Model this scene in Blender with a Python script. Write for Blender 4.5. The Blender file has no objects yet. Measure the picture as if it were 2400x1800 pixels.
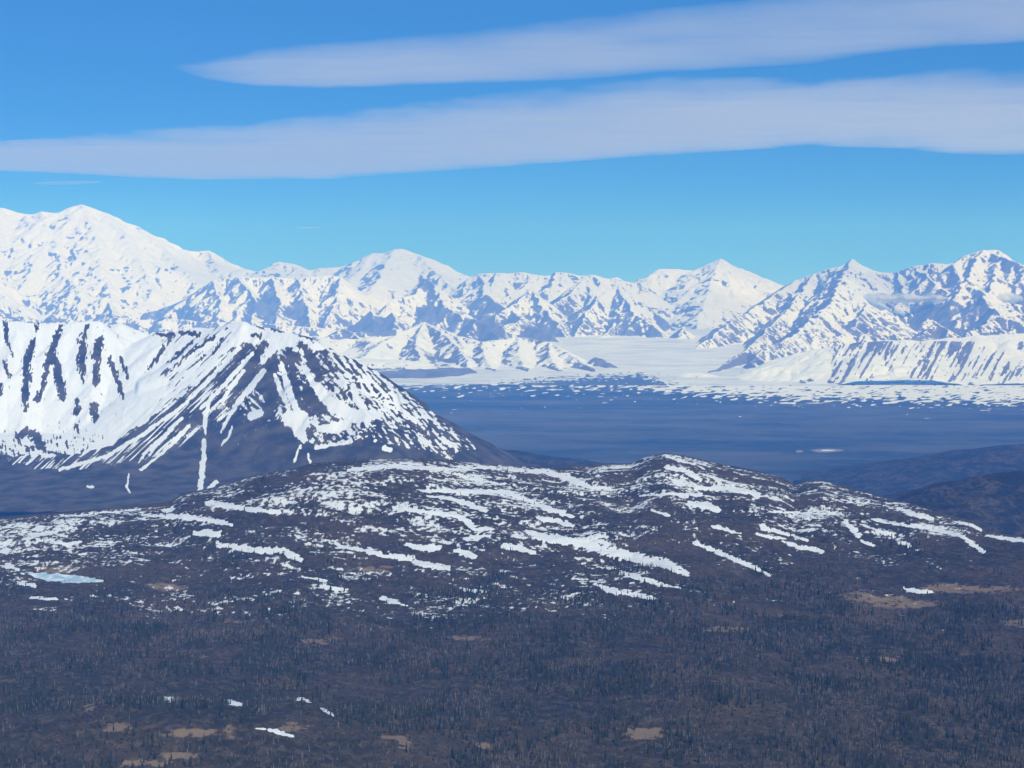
import bpy, math, random
import numpy as np

# ------------------------------------------------------------------ camera, sky, sun, exposure
S = bpy.context.scene
C = S.collection
F = 3389.0                       # focal length in photo pixels (photo 2400 x 1800)
PITCH = math.radians(-3.3)
CAMZ = 1500.0
cam = bpy.data.cameras.new('camera')
cam.sensor_width = 36.0
cam.lens = F / 2400 * 36.0
cam.clip_start = 5.0
cam.clip_end = 400000.0
camo = bpy.data.objects.new('camera', cam)
C.objects.link(camo)
camo.location = (0, 0, CAMZ)
camo.rotation_euler = (math.pi / 2 + PITCH, 0, 0)
S.camera = camo

SUN_EL = math.radians(45)
SUN_AZ = math.radians(27)        # from straight behind the camera towards the right
sdir = np.array([math.sin(SUN_AZ) * math.cos(SUN_EL), -math.cos(SUN_AZ) * math.cos(SUN_EL), math.sin(SUN_EL)])

W = bpy.data.worlds.new('World')
S.world = W
W.use_nodes = True
wn = W.node_tree
wn.nodes.clear()
wo = wn.nodes.new('ShaderNodeOutputWorld')
bg = wn.nodes.new('ShaderNodeBackground')
sky = wn.nodes.new('ShaderNodeTexSky')
sky.sky_type = 'NISHITA'
sky.sun_disc = False
sky.sun_elevation = SUN_EL
sky.sun_rotation = math.pi - SUN_AZ
sky.altitude = 3000
sky.air_density = 0.4
sky.dust_density = 0.0
sky.ozone_density = 8.0
hs = wn.nodes.new('ShaderNodeHueSaturation')
hs.inputs['Hue'].default_value = 0.505
hs.inputs['Saturation'].default_value = 1.18
hs.inputs['Value'].default_value = 1.5
wn.links.new(sky.outputs[0], hs.inputs['Color'])
mixc = wn.nodes.new('ShaderNodeMix')          # clear dry air: an even azure over the whole dome
mixc.data_type = 'RGBA'
mixc.inputs[0].default_value = 0.55
mixc.inputs[7].default_value = (0.52, 2.22, 5.5, 1)
wn.links.new(hs.outputs[0], mixc.inputs[6])
wn.links.new(mixc.outputs[2], bg.inputs[0])
bg.inputs[1].default_value = 0.135
wn.links.new(bg.outputs[0], wo.inputs[0])

sl = bpy.data.lights.new('sun', 'SUN')
sl.energy = 4.3
sl.angle = math.radians(0.5)
sl.color = (1.0, 0.98, 0.88)
so = bpy.data.objects.new('sun', sl)
C.objects.link(so)
so.location = (2000, -2000, 6000)
from mathutils import Vector
so.rotation_euler = Vector(sdir.tolist()).to_track_quat('Z', 'Y').to_euler()

S.view_settings.view_transform = 'Standard'
S.view_settings.look = 'None'
S.view_settings.gamma = 1.0
S.view_settings.use_curve_mapping = False
S.view_settings.exposure = -0.2
S.cycles.use_denoising = True
S.cycles.max_bounces = 6
S.cycles.volume_bounces = 3

HAZE_COL = (0.085, 0.31, 1.0)
HAZE_DEN = 3.3e-5
HAZE_G = -0.35

# ------------------------------------------------------------------ helpers
rng = np.random.default_rng(7)
random.seed(7)
cp, sp = math.cos(PITCH), math.sin(PITCH)


def ray(px, py):
    """slopes (x/y, (z-camz)/y) of a photo pixel"""
    tx = (np.asarray(px, float) - 1200) / F
    ty = (900 - np.asarray(py, float)) / F
    y = cp - ty * sp
    return tx / y, (sp + ty * cp) / y


def world(px, py, D):
    u, e = ray(px, py)
    return np.stack([u * D, np.broadcast_to(D, np.shape(u)) * 1.0, CAMZ + e * D], -1)


def project(X, Y, Z):
    dz = Z - CAMZ
    fw = Y * cp + dz * sp
    up = -Y * sp + dz * cp
    return 1200 + F * X / fw, 900 - F * up / fw


def _hash(ix, iy, seed):
    h = (ix.astype(np.uint32) * np.uint32(374761393) + iy.astype(np.uint32) * np.uint32(668265263)
         + np.uint32((seed * 2246822519) & 0xffffffff))
    h = (h ^ (h >> np.uint32(13))) * np.uint32(1274126177)
    h = h ^ (h >> np.uint32(16))
    return h


def noise(x, y, seed=0):
    """gradient noise about -1..1"""
    x = np.asarray(x, np.float64); y = np.asarray(y, np.float64)
    x0 = np.floor(x); y0 = np.floor(y)
    fx = (x - x0).astype(np.float32); fy = (y - y0).astype(np.float32)
    ix = x0.astype(np.int64); iy = y0.astype(np.int64)
    u = fx * fx * fx * (fx * (fx * 6 - 15) + 10)
    v = fy * fy * fy * (fy * (fy * 6 - 15) + 10)

    def g(dx, dy):
        a = _hash((ix + dx) & 0xffffffff, (iy + dy) & 0xffffffff, seed).astype(np.float32) * np.float32(2 * math.pi / 4294967296.0)
        return np.cos(a) * (fx - dx) + np.sin(a) * (fy - dy)
    a = g(0, 0); b = g(1, 0); c = g(0, 1); d = g(1, 1)
    r = (a + (b - a) * u) * (1 - v) + (c + (d - c) * u) * v
    return r * 1.5


def fbm(x, y, oct=4, seed=0, gain=0.5, lac=2.07):
    r = 0; a = 1.0; n = 0
    for k in range(oct):
        r = r + a * noise(x, y, seed + k * 17)
        n += a
        a *= gain
        x = x * lac + 13.7; y = y * lac + 7.3
    return r / n * 1.4


def ridged(x, y, oct=4, seed=0, gain=0.5):
    r = 0; a = 1.0; n = 0
    for k in range(oct):
        r = r + a * (1 - np.abs(noise(x, y, seed + k * 31)) * 2)
        n += a
        a *= gain
        x = x * 2.1 + 3.1; y = y * 2.1 + 9.2
    return r / n


def sstep(a, b, x):
    t = np.clip((x - a) / (b - a), 0, 1)
    return t * t * (3 - 2 * t)


def blur(A, n=1):
    for _ in range(n):
        B = A.copy()
        B[1:-1] = (A[:-2] + 2 * A[1:-1] + A[2:]) / 4
        A = B.copy()
        A[:, 1:-1] = (B[:, :-2] + 2 * B[:, 1:-1] + B[:, 2:]) / 4
    return A


def tag(o, label=None, cat=None, group=None, kind=None):
    if label: o['label'] = label
    if cat: o['category'] = cat
    if group: o['group'] = group
    if kind: o['kind'] = kind
    return o


def mesh_np(name, V, Q, mat, attrs=None, parent=None, smooth=True):
    """one mesh object from vertex array V and face array Q (n,3|4)"""
    me = bpy.data.meshes.new(name)
    k = Q.shape[1]
    me.vertices.add(len(V))
    me.vertices.foreach_set('co', np.ascontiguousarray(V, np.float32).ravel())
    me.loops.add(Q.size)
    me.loops.foreach_set('vertex_index', np.ascontiguousarray(Q, np.int32).ravel())
    me.polygons.add(len(Q))
    me.polygons.foreach_set('loop_start', np.arange(0, Q.size, k, dtype=np.int32))
    me.update(calc_edges=True)
    for n_, a in (attrs or {}).items():
        at = me.attributes.new(n_, 'FLOAT', 'POINT')
        at.data.foreach_set('value', np.ascontiguousarray(a, np.float32).ravel())
    me.validate()
    if smooth:
        me.shade_smooth()
    me.materials.append(mat)
    o = bpy.data.objects.new(name, me)
    C.objects.link(o)
    o.parent = parent
    return o


def grid_quads(nr, nc):
    i = np.arange(nr - 1)[:, None] * nc + np.arange(nc - 1)[None, :]
    return np.stack([i, i + 1, i + nc + 1, i + nc], -1).reshape(-1, 4)


def sub_mesh(name, V, Q, keep, mat, attrs, **kw):
    """the faces in keep as an object with its own vertices"""
    q = Q[keep]
    used = np.zeros(len(V), bool)
    used[q.ravel()] = True
    idx = np.cumsum(used) - 1
    return mesh_np(name, V[used], idx[q], mat, {k: a.ravel()[used] for k, a in attrs.items()}, **kw)


# ------------------------------------------------------------------ materials
def new_mat(name):
    m = bpy.data.materials.new(name)
    m.use_nodes = True
    nt = m.node_tree
    nt.nodes.clear()
    out = nt.nodes.new('ShaderNodeOutputMaterial')
    return m, nt, out


class NT:
    def __init__(s, nt): s.nt = nt
    def n(s, t, **kw):
        nd = s.nt.nodes.new(t)
        for k, v in kw.items():
            setattr(nd, k, v)
        return nd
    def l(s, a, b): s.nt.links.new(a, b)
    def val(s, sock, v):
        if hasattr(v, 'is_linked') or hasattr(v, 'node'):
            s.l(v, sock)
        else:
            sock.default_value = v
    def math(s, op, a, b=0.0, clamp=False):
        nd = s.n('ShaderNodeMath', operation=op, use_clamp=clamp)
        s.val(nd.inputs[0], a); s.val(nd.inputs[1], b)
        return nd.outputs[0]
    def attr(s, name):
        return s.n('ShaderNodeAttribute', attribute_name=name).outputs['Fac']
    def noise(s, scale, detail=4, rough=0.55, vec=None, mscale=None):
        tc = s.n('ShaderNodeTexCoord')
        v = tc.outputs['Object']
        if mscale:
            mp = s.n('ShaderNodeMapping')
            mp.inputs['Scale'].default_value = mscale
            s.l(v, mp.inputs[0]); v = mp.outputs[0]
        t = s.n('ShaderNodeTexNoise')
        t.inputs['Scale'].default_value = scale
        t.inputs['Detail'].default_value = detail
        t.inputs['Roughness'].default_value = rough
        s.l(v, t.inputs['Vector'])
        return t.outputs['Fac']
    def step(s, x, lo, hi):
        nd = s.n('ShaderNodeMapRange', interpolation_type='SMOOTHSTEP')
        s.val(nd.inputs['Value'], x)
        nd.inputs['From Min'].default_value = lo
        nd.inputs['From Max'].default_value = hi
        return nd.outputs[0]
    def mix(s, f, a, b):
        nd = s.n('ShaderNodeMix', data_type='RGBA')
        s.val(nd.inputs[0], f)
        for sock, v in ((nd.inputs[6], a), (nd.inputs[7], b)):
            if isinstance(v, tuple):
                sock.default_value = (*v, 1)
            else:
                s.l(v, sock)
        return nd.outputs[2]
    def bump(s, h, strength, dist):
        b = s.n('ShaderNodeBump')
        b.inputs['Strength'].default_value = strength
        b.inputs['Distance'].default_value = dist
        s.l(h, b.inputs['Height'])
        return b.outputs[0]
    def bsdf(s, out, col, rough=0.9, normal=None, spec=0.2):
        p = s.n('ShaderNodeBsdfPrincipled')
        if isinstance(col, tuple):
            p.inputs['Base Color'].default_value = (*col, 1)
        else:
            s.l(col, p.inputs['Base Color'])
        p.inputs['Roughness'].default_value = rough
        p.inputs['Specular IOR Level'].default_value = spec
        if normal is not None:
            s.l(normal, p.inputs['Normal'])
        s.l(p.outputs[0], out.inputs[0])
        return p


SNOW = (0.77, 0.79, 0.80)


def mat_alpine(name, rock_a, rock_b, n_scale, edge=0.06, jit=0.25, bump_d=12.0):
    """snow where the snow attribute is positive, rock elsewhere"""
    m, nt, out = new_mat(name)
    T = NT(nt)
    at = T.attr('snow')
    n1 = T.noise(n_scale, 4, 0.6)
    n2 = T.noise(n_scale * 0.23, 4, 0.6)
    s = T.math('ADD', at, T.math('MULTIPLY', T.math('SUBTRACT', n1, 0.5), jit * 2))
    f = T.step(s, -edge, edge)
    rock = T.mix(T.step(n2, 0.35, 0.65), rock_a, rock_b)
    rock = T.mix(T.math('MULTIPLY', n1, 0.5), rock, tuple(c * 0.45 for c in rock_a))
    sn = T.mix(n2, SNOW, (0.70, 0.73, 0.76))
    col = T.mix(f, rock, sn)
    T.bsdf(out, col, 0.85, T.bump(n1, 0.5, bump_d))
    return m


M_RANGE = mat_alpine('range_rock_and_snow', (0.13, 0.118, 0.115), (0.21, 0.195, 0.19), 0.011, bump_d=22, jit=0.26)
M_PEAK = mat_alpine('near_peak_rock_and_snow', (0.034, 0.036, 0.030), (0.115, 0.100, 0.078), 0.03, bump_d=14, jit=0.22)

# tundra ground: dark brush, russet scrub, straw bog, snow
m, nt, out = new_mat('tundra')
T = NT(nt)
n1 = T.noise(0.045, 6, 0.65); n2 = T.noise(0.0042, 6, 0.65, mscale=(0.7, 1, 1)); n3 = T.noise(0.22, 3, 0.6)
brush = T.mix(T.step(n2, 0.40, 0.62), (0.025, 0.028, 0.018), (0.064, 0.050, 0.030))
brush = T.mix(T.step(n1, 0.42, 0.72), brush, (0.115, 0.088, 0.056))
brush = T.mix(T.step(n3, 0.45, 0.75), brush, (0.026, 0.025, 0.019))
tanf = T.step(T.math('ADD', T.attr('straw'), T.math('MULTIPLY', T.math('SUBTRACT', n1, 0.5), 0.9)), -0.12, 0.2)
straw = T.mix(n3, (0.14, 0.10, 0.058), (0.25, 0.185, 0.115))
col = T.mix(tanf, brush, straw)
sf = T.step(T.math('ADD', T.attr('snow'), T.math('MULTIPLY', T.math('SUBTRACT', n3, 0.5), 0.55)), -0.10, 0.12)
col = T.mix(sf, col, T.mix(n1, SNOW, (0.58, 0.60, 0.61)))
T.bsdf(out, col, 0.95, T.bump(n3, 0.6, 1.0), spec=0.1)
M_TUNDRA = m

# lowland forest floor seen from afar
m, nt, out = new_mat('valley_forest')
T = NT(nt)
n1 = T.noise(0.0012, 6, 0.65, mscale=(0.3, 0.8, 1)); n2 = T.noise(0.006, 5, 0.65, mscale=(0.6, 1, 1))
col = T.mix(T.step(n1, 0.35, 0.7), (0.020, 0.030, 0.024), (0.10, 0.095, 0.072))
col = T.mix(T.step(n2, 0.5, 0.75), col, (0.090, 0.085, 0.070))
strawf = T.step(T.attr('straw'), -0.1, 0.1)
col = T.mix(strawf, col, (0.22, 0.21, 0.20))
sf = T.step(T.math('ADD', T.attr('snow'), T.math('MULTIPLY', T.math('SUBTRACT', n2, 0.5), 0.3)), -0.06, 0.06)
col = T.mix(sf, col, SNOW)
T.bsdf(out, col, 0.95, T.bump(n2, 0.5, 10.0), spec=0.05)
M_VALLEY = m

m, nt, out = new_mat('wooded_slope')
T = NT(nt)
n1 = T.noise(0.009, 6, 0.65); n2 = T.noise(0.045, 5, 0.7)
col = T.mix(T.step(n1, 0.40, 0.62), (0.020, 0.024, 0.017), (0.080, 0.066, 0.046))
col = T.mix(T.step(n2, 0.48, 0.6), col, (0.014, 0.019, 0.013))
sf = T.step(T.attr('snow'), -0.05, 0.05)
col = T.mix(sf, col, SNOW)
T.bsdf(out, col, 0.95, T.bump(n2, 1.0, 8.0), spec=0.05)
M_WOOD = m

m, nt, out = new_mat('glacier_ice')
T = NT(nt)
n1 = T.noise(0.0022, 5, 0.6, mscale=(0.35, 1, 1)); n2 = T.noise(0.02, 3, 0.5)
col = T.mix(T.step(n1, 0.4, 0.7), (0.70, 0.73, 0.76), (0.50, 0.53, 0.57))
sf = T.step(T.math('ADD', T.attr('snow'), T.math('MULTIPLY', T.math('SUBTRACT', n2, 0.5), 0.3)), -0.06, 0.06)
col = T.mix(sf, (0.07, 0.07, 0.07), col)
T.bsdf(out, col, 0.8, T.bump(n2, 0.4, 6.0))
M_GLACIER = m

m, nt, out = new_mat('snow_drift')
T = NT(nt)
n1 = T.noise(0.05, 4, 0.5)
T.bsdf(out, T.mix(n1, SNOW, (0.60, 0.62, 0.64)), 0.8, T.bump(n1, 0.6, 2.5))
M_SNOW = m

m, nt, out = new_mat('pond_ice')
T = NT(nt)
n1 = T.noise(0.045, 5, 0.65, mscale=(0.7, 0.5, 1))
T.bsdf(out, T.mix(T.step(n1, 0.42, 0.62), (0.30, 0.48, 0.57), (0.66, 0.73, 0.74)), 0.5, T.bump(n1, 0.3, 0.6))
M_ICE = m


def mat_plain(name, a, b, scale=0.6):
    m, nt, out = new_mat(name)
    T = NT(nt)
    oi = T.n('ShaderNodeObjectInfo')
    n1 = T.noise(scale, 2)
    col = T.mix(T.math('ADD', T.math('MULTIPLY', oi.outputs['Random'], 0.7), T.math('MULTIPLY', n1, 0.3)), a, b)
    T.bsdf(out, col, 0.95, spec=0.1)
    return m


M_SPRUCE = mat_plain('spruce_needles', (0.014, 0.024, 0.015), (0.050, 0.066, 0.038))
M_BARK = mat_plain('grey_bark', (0.07, 0.06, 0.055), (0.12, 0.105, 0.095))
M_TWIG = mat_plain('bare_twigs', (0.060, 0.058, 0.044), (0.27, 0.255, 0.21))
M_SCRUB = mat_plain('alder_scrub', (0.032, 0.031, 0.022), (0.080, 0.064, 0.041))

# ------------------------------------------------------------------ ridge-built mountains
class Ridge:
    __slots__ = ('P', 'slope', 'own', 't0', 'cap')
    def __init__(s, P, slope, own, t0, cap=3200.0): s.P, s.slope, s.own, s.t0, s.cap = P, slope, own, t0, cap


def resample(P, step, wig, zwig, r):
    P = np.asarray(P, float)
    L = np.concatenate([[0], np.cumsum(np.linalg.norm(np.diff(P[:, :2], axis=0), axis=1))])
    n = max(2, int(L[-1] / step) + 1)
    t = np.linspace(0, L[-1], n)
    Q = np.stack([np.interp(t, L, P[:, k]) for k in range(3)], -1)
    if n > 2:
        k = np.sin(np.linspace(0, math.pi, n)) ** 0.5
        Q[:, 0] += r.normal(0, wig, n) * k
        Q[:, 1] += r.normal(0, wig, n) * k
        Q[:, 2] += r.normal(0, zwig, n) * k
    return Q


def px_line(pts, D, s=None):
    """3-D ridge from pixels; first point at depth D, later ones descend towards the camera at slope s"""
    out = []
    for i, (px, py) in enumerate(pts):
        if i == 0 or s is None:
            d = D if not isinstance(D, (list, tuple)) else D[i]
            p = world(px, py, d)
        else:
            u, e = ray(px, py)
            z0, d0 = out[0][2], out[0][1]
            d = (s * d0 - z0 + CAMZ) / (s - e)
            d = min(d, d0)
            p = world(px, py, d)
        out.append(p)
    return np.array(out)


def grow(P, own, slope, r, zfloor, spacing, s_rel, depth, out, maxlen, wig, min_len, step):
    """side spurs of a ridge, and spurs of those"""
    L = np.concatenate([[0], np.cumsum(np.linalg.norm(np.diff(P[:, :2], axis=0), axis=1))])
    t = r.uniform(0.3, 0.9) * spacing
    side = 1 if r.random() < 0.5 else -1
    while t < L[-1]:
        p = np.array([np.interp(t, L, P[:, k]) for k in range(3)])
        i = min(max(np.searchsorted(L, t) - 1, 0), len(P) - 2)
        d = P[i + 1] - P[i]
        hl = np.linalg.norm(d[:2]) + 1e-6
        fwd = d[:2] / hl
        if d[2] > 0: fwd = -fwd
        for sd in ((side,) if depth > 0 else (side, -side)):
            nrm = np.array([-fwd[1], fwd[0]]) * sd
            a = nrm + fwd * r.uniform(0.25, 0.8)
            a /= np.linalg.norm(a)
            zf = zfloor(p[0], p[1])
            drop = p[2] - zf
            sl = slope * s_rel * r.uniform(0.85, 1.1)
            ln = min(drop / max(sl, 0.05) * r.uniform(0.55, 1.0), maxlen * r.uniform(0.6, 1.1))
            if ln > min_len:
                z0 = p[2] - 0.02 * ln
                q = np.array([[p[0], p[1], z0],
                              [p[0] + a[0] * ln, p[1] + a[1] * ln, z0 - sl * ln]])
                Q = resample(q, step, wig, wig * 0.35, r)
                out.append(Ridge(Q, slope, own, r.uniform(0, 1e5), max(ln * 0.75, 250 if step > 100 else 120)))
                if depth > 0:
                    grow(Q, own, slope, r, zfloor, spacing * 0.45, s_rel * 1.02, depth - 1, out,
                         ln * 0.5, wig * 0.5, min_len * 0.5, step * 0.9)
        side = -side
        t += spacing * r.uniform(0.6, 1.4)


def ridge_field(us, Ds, base, ridges, flute=0.0, flute_len=220.0, warp=0.0):
    nr, nc = len(Ds), len(us)
    Y = np.repeat(Ds[:, None], nc, 1)
    X = us[None, :] * Y
    if warp:
        Xw = X + warp * fbm(X / 900, Y / 900, 3, 5)
        Yw = Y + warp * fbm(X / 900, Y / 900, 3, 55)
    else:
        Xw, Yw = X, Y
    Z = base(X, Y)
    own = np.full(Z.shape, -1, np.int16)
    dist = np.full(Z.shape, 1e4, np.float32)
    par = np.zeros(Z.shape, np.float32)
    for R in ridges:
        P = R.P
        L = R.t0
        for i in range(len(P) - 1):
            a, b = P[i], P[i + 1]
            d = b - a
            l2 = d[0] ** 2 + d[1] ** 2 + 1e-6
            zt = max(a[2], b[2])
            zb = float(base(np.array([(a[0] + b[0]) / 2]), np.array([(a[1] + b[1]) / 2]))[0])
            reach = max((zt - zb) / R.slope * 1.5 + 200, 150)
            reach = min(reach, R.cap)
            y0, y1 = min(a[1], b[1]) - reach, max(a[1], b[1]) + reach
            r0, r1 = np.searchsorted(Ds, y0), np.searchsorted(Ds, y1)
            if r1 <= r0: continue
            x0, x1 = min(a[0], b[0]) - reach, max(a[0], b[0]) + reach
            yl, yh = max(y0, Ds[0]), y1
            u0 = min(x0 / yl, x0 / yh); u1 = max(x1 / yl, x1 / yh)
            c0, c1 = np.searchsorted(us, u0), np.searchsorted(us, u1)
            if c1 <= c0: continue
            sl = (slice(r0, r1), slice(c0, c1))
            dx = Xw[sl] - a[0]; dy = Yw[sl] - a[1]
            t = np.clip((dx * d[0] + dy * d[1]) / l2, 0, 1)
            ds = np.hypot(dx - t * d[0], dy - t * d[1])
            zz = a[2] + t * d[2] - R.slope * ds * (1.12 - 0.12 * np.minimum(ds / 1500, 1.5))
            up = zz > Z[sl]
            if up.any():
                Z[sl] = np.where(up, zz, Z[sl])
                own[sl] = np.where(up, R.own, own[sl])
                dist[sl] = np.where(up, ds, dist[sl])
                par[sl] = np.where(up, L + t * math.sqrt(l2), par[sl])
            L += math.sqrt(l2)
    if flute:
        fl = ridged(par / flute_len, dist / (flute_len * 6) + par / 5e4, 3, 77, 0.6)
        Z = Z + np.where(own >= 0, flute * (fl - 0.45) * sstep(20, 260, dist), 0)
    return X, Y, Z, own, dist, par


def slope_aspect(X, Y, Z):
    """unit normals of a grid"""
    du = np.stack([np.gradient(A, axis=1) for A in (X, Y, Z)], -1)
    dv = np.stack([np.gradient(A, axis=0) for A in (X, Y, Z)], -1)
    n = np.cross(du, dv)
    n /= np.linalg.norm(n, axis=-1, keepdims=True) + 1e-9
    n[n[..., 2] < 0] *= -1
    return n


# ------------------------------------------------------------------ the far range
D_BASE = [13e3, 28e3, 31e3, 34e3, 37e3, 40e3, 43e3, 48e3, 54e3, 60e3, 72e3]
Z_BASE = [-300, -300, -290, -170, -10, 140, 300, 450, 650, 850, 700]


def far_base(X, Y):
    return np.interp(Y, D_BASE, Z_BASE) + 30 * fbm(X / 2500, Y / 2500, 3, 3) * sstep(28e3, 38e3, Y)


def FD(d):
    return d * 1.16 + 400 if not isinstance(d, (list, tuple)) else [q * 1.16 + 400 for q in d]


OWN = ['high_massif', 'domed_mountain', 'jagged_range', 'pyramid_mountain', 'long_range', 'snowy_foothill', 'bench_foothill']
FL = {
    'A': [(-120, 500), (-60, 492), (0, 485), (22, 491), (47, 498), (76, 503), (96, 494), (116, 498), (141, 497), (159, 485), (192, 478), (217, 485), (239, 494), (268, 507),
          (300, 523), (325, 530), (344, 545), (372, 559), (389, 568), (401, 579), (427, 583), (456, 589), (488, 586), (503, 595), (517, 610), (550, 633)],
    'B': [(550, 633), (571, 626), (593, 635), (618, 637), (636, 617), (655, 612), (694, 618), (727, 635), (745, 628), (795, 625), (839, 614), (871, 592), (904, 593), (925, 582),
          (947, 582), (976, 594), (1020, 610), (1041, 629), (1074, 638), (1103, 648)],
    'C': [(1103, 648), (1121, 641), (1161, 638), (1204, 639), (1222, 636), (1284, 648), (1302, 636), (1341, 639), (1363, 648), (1375, 643), (1400, 643), (1425, 654),
          (1445, 647), (1469, 661), (1496, 661)],
    'D': [(1496, 661), (1519, 649), (1538, 630), (1581, 629), (1628, 634), (1657, 620), (1689, 605), (1715, 623), (1736, 627), (1769, 647), (1809, 663), (1850, 670), (1900, 690)],
    'E': [(1842, 667), (1868, 654), (1907, 641), (1940, 627), (1976, 623), (1996, 605), (2016, 620), (2045, 630), (2074, 640), (2103, 636), (2139, 623), (2175, 615),
          (2229, 618), (2269, 594), (2305, 583), (2341, 585), (2363, 602), (2385, 625), (2400, 618), (2440, 600), (2500, 620), (2560, 600)],
}
rr = np.random.default_rng(21)
ridges = []


def crest(key, own, D, slope, spacing, maxlen, depth=1, s_rel=0.72):
    P = px_line(FL[key], FD(D))
    Q = resample(P, 260, 35, 6, rr)
    ridges.append(Ridge(Q, slope, own, rr.uniform(0, 1e5)))
    grow(Q, own, slope, rr, lambda x, y: float(np.interp(y, D_BASE, Z_BASE)), spacing, s_rel, depth, ridges, maxlen, 60, 350, 240)
    return Q


def spur(pts, D, s, own, slope=0.75, spacing=650, maxlen=1400, depth=1, s_rel=0.72, wig=50):
    P = px_line(pts, FD(D), s)
    Q = resample(P, 220, wig, 14, rr)
    ridges.append(Ridge(Q, slope, own, rr.uniform(0, 1e5)))
    grow(Q, own, slope, rr, lambda x, y: float(np.interp(y, D_BASE, Z_BASE)), spacing, s_rel, depth, ridges, maxlen, 55, 220, 200)


def long_spurs(Q, own, slope, spacing, s_lo, s_hi, sub=400, sublen=1300, skip=(0, 0), zcap=1e9):
    """long descending spurs that run from a crest towards the valley"""
    L = np.concatenate([[0], np.cumsum(np.linalg.norm(np.diff(Q[:, :2], axis=0), axis=1))])
    t = rr.uniform(0.2, 0.8) * spacing
    while t < L[-1]:
        p = np.array([np.interp(t, L, Q[:, k]) for k in range(3)])
        t += spacing * rr.uniform(0.7, 1.3)
        ppx = project(p[0], p[1], p[2])[0]
        if skip[0] < ppx < skip[1]:
            continue
        s = rr.uniform(s_lo, s_hi)
        z0 = min(p[2] - 60, zcap)
        a = rr.normal(0, 0.30)
        pts = [[p[0], p[1], z0]]
        z, x, y = z0, p[0], p[1]
        while y > 31e3:
            st = rr.uniform(500, 900)
            a += rr.normal(0, 0.16)
            x += math.sin(a) * st; y -= math.cos(a) * st
            z -= s * st * rr.uniform(0.2, 1.8)
            if z < np.interp(y, D_BASE, Z_BASE) + 40: break
            pts.append([x, y, z])
        if len(pts) < 2: continue
        R = resample(pts, 220, 40, 22, rr)
        ridges.append(Ridge(R, slope, own, rr.uniform(0, 1e5)))
        grow(R, own, slope, rr, lambda x, y: float(np.interp(y, D_BASE, Z_BASE)), sub, 0.74, 1, ridges, sublen, 45, 220, 190)


QA = crest('A', 0, 53e3, 0.62, 900, 4200, 1)
QB = crest('B', 1, 50e3, 0.55, 1000, 2600, 1)
QC = crest('C', 2, 46e3, 0.72, 800, 2200, 1)
QD = crest('D', 3, 50e3, 0.55, 1300, 2400, 1)
QE = crest('E', 4, 41e3, 0.74, 700, 2200, 1)
long_spurs(QA, 0, 0.68, 1500, 0.26, 0.40)
long_spurs(QB, 1, 0.72, 1500, 0.18, 0.28, zcap=2600)
long_spurs(QC, 2, 0.80, 1200, 0.17, 0.25, skip=(1470, 1700))
long_spurs(QD, 3, 0.60, 2600, 0.24, 0.34, skip=(1480, 1600))
long_spurs(QE, 4, 0.78, 1300, 0.17, 0.26)
for line, own_, s_ in (([(-150, 755), (60, 742), (200, 750), (350, 745), (480, 752), (620, 758), (760, 768)], 0, 0.30), ([(560, 792), (700, 786), (830, 778), (930, 770)], 1, 0.30)):
    Q_ = resample(px_line(line, FD(38.5e3)), 260, 60, 60, rr)
    ridges.append(Ridge(Q_, 0.7, own_, rr.uniform(0, 1e5)))
    grow(Q_, own_, 0.75, rr, lambda x, y: float(np.interp(y, D_BASE, Z_BASE)), 500, 0.74, 1, ridges, 1600, 50, 220, 190)
# the high massif: shoulders and icefalls
for pts, s in (([(96, 494), (118, 560), (70, 640), (30, 700)], 0.38), ([(192, 478), (228, 555), (240, 620), (262, 700)], 0.42),
               ([(239, 494), (300, 560), (330, 610), (360, 680)], 0.40), ([(325, 530), (395, 600), (440, 640), (480, 680)], 0.36),
               ([(401, 579), (470, 640), (520, 680)], 0.30), ([(0, 485), (-10, 560), (-60, 680)], 0.4),
               ([(140, 497), (165, 570), (150, 630), (140, 700)], 0.40), ([(488, 586), (520, 640), (560, 680)], 0.28)):
    spur(pts, 53e3, s, 0, 0.55, 800, 1500)
# rocky front ridges under the massif
spur([(-60, 715), (40, 700), (110, 726), (200, 712), (250, 694), (330, 735), (400, 715), (450, 690)], 44e3, None, 0, 0.8, 450, 1500)
spur([(430, 700), (500, 655), (560, 648), (640, 648), (700, 652), (760, 643), (800, 648), (850, 690)], 44.5e3, None, 1, 0.85, 350, 1700)
for pts in ([(500, 655), (520, 720), (500, 770)], [(560, 648), (600, 700), (590, 765)], [(640, 648), (655, 710), (640, 770)],
            [(700, 652), (720, 720), (730, 770)], [(799, 648), (790, 700), (760, 760)], [(250, 694), (270, 740), (260, 790)],
            [(110, 726), (130, 760)], [(400, 715), (420, 760)]):
    spur(pts, 44.2e3, 0.42, 1 if pts[0][0] > 430 else 0, 0.85, 350, 800)
# domed mountain: rock horn and spurs in front of it
for pts, D, s in (([(1001, 652), (970, 690), (925, 700), (880, 745)], 44e3, 0.35), ([(1001, 652), (998, 720), (990, 770)], 44e3, 0.5),
                  ([(1001, 652), (1030, 690), (1052, 721), (1110, 750)], 44e3, 0.33), ([(925, 582), (890, 650), (860, 700), (850, 750)], 50e3, 0.30),
                  ([(871, 592), (830, 650), (800, 700)], 50e3, 0.32), ([(976, 594), (1050, 660), (1090, 700)], 50e3, 0.30),
                  ([(870, 725), (880, 760), (860, 800)], 40e3, 0.5), ([(920, 730), (935, 770), (940, 800)], 40e3, 0.5),
                  ([(802, 766), (760, 800), (745, 830)], 37e3, 0.45), ([(802, 766), (840, 790), (900, 800)], 37e3, 0.3)):
    spur(pts, D, s, 1, 0.82 if D < 45e3 else 0.55, 420, 1000)
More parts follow.
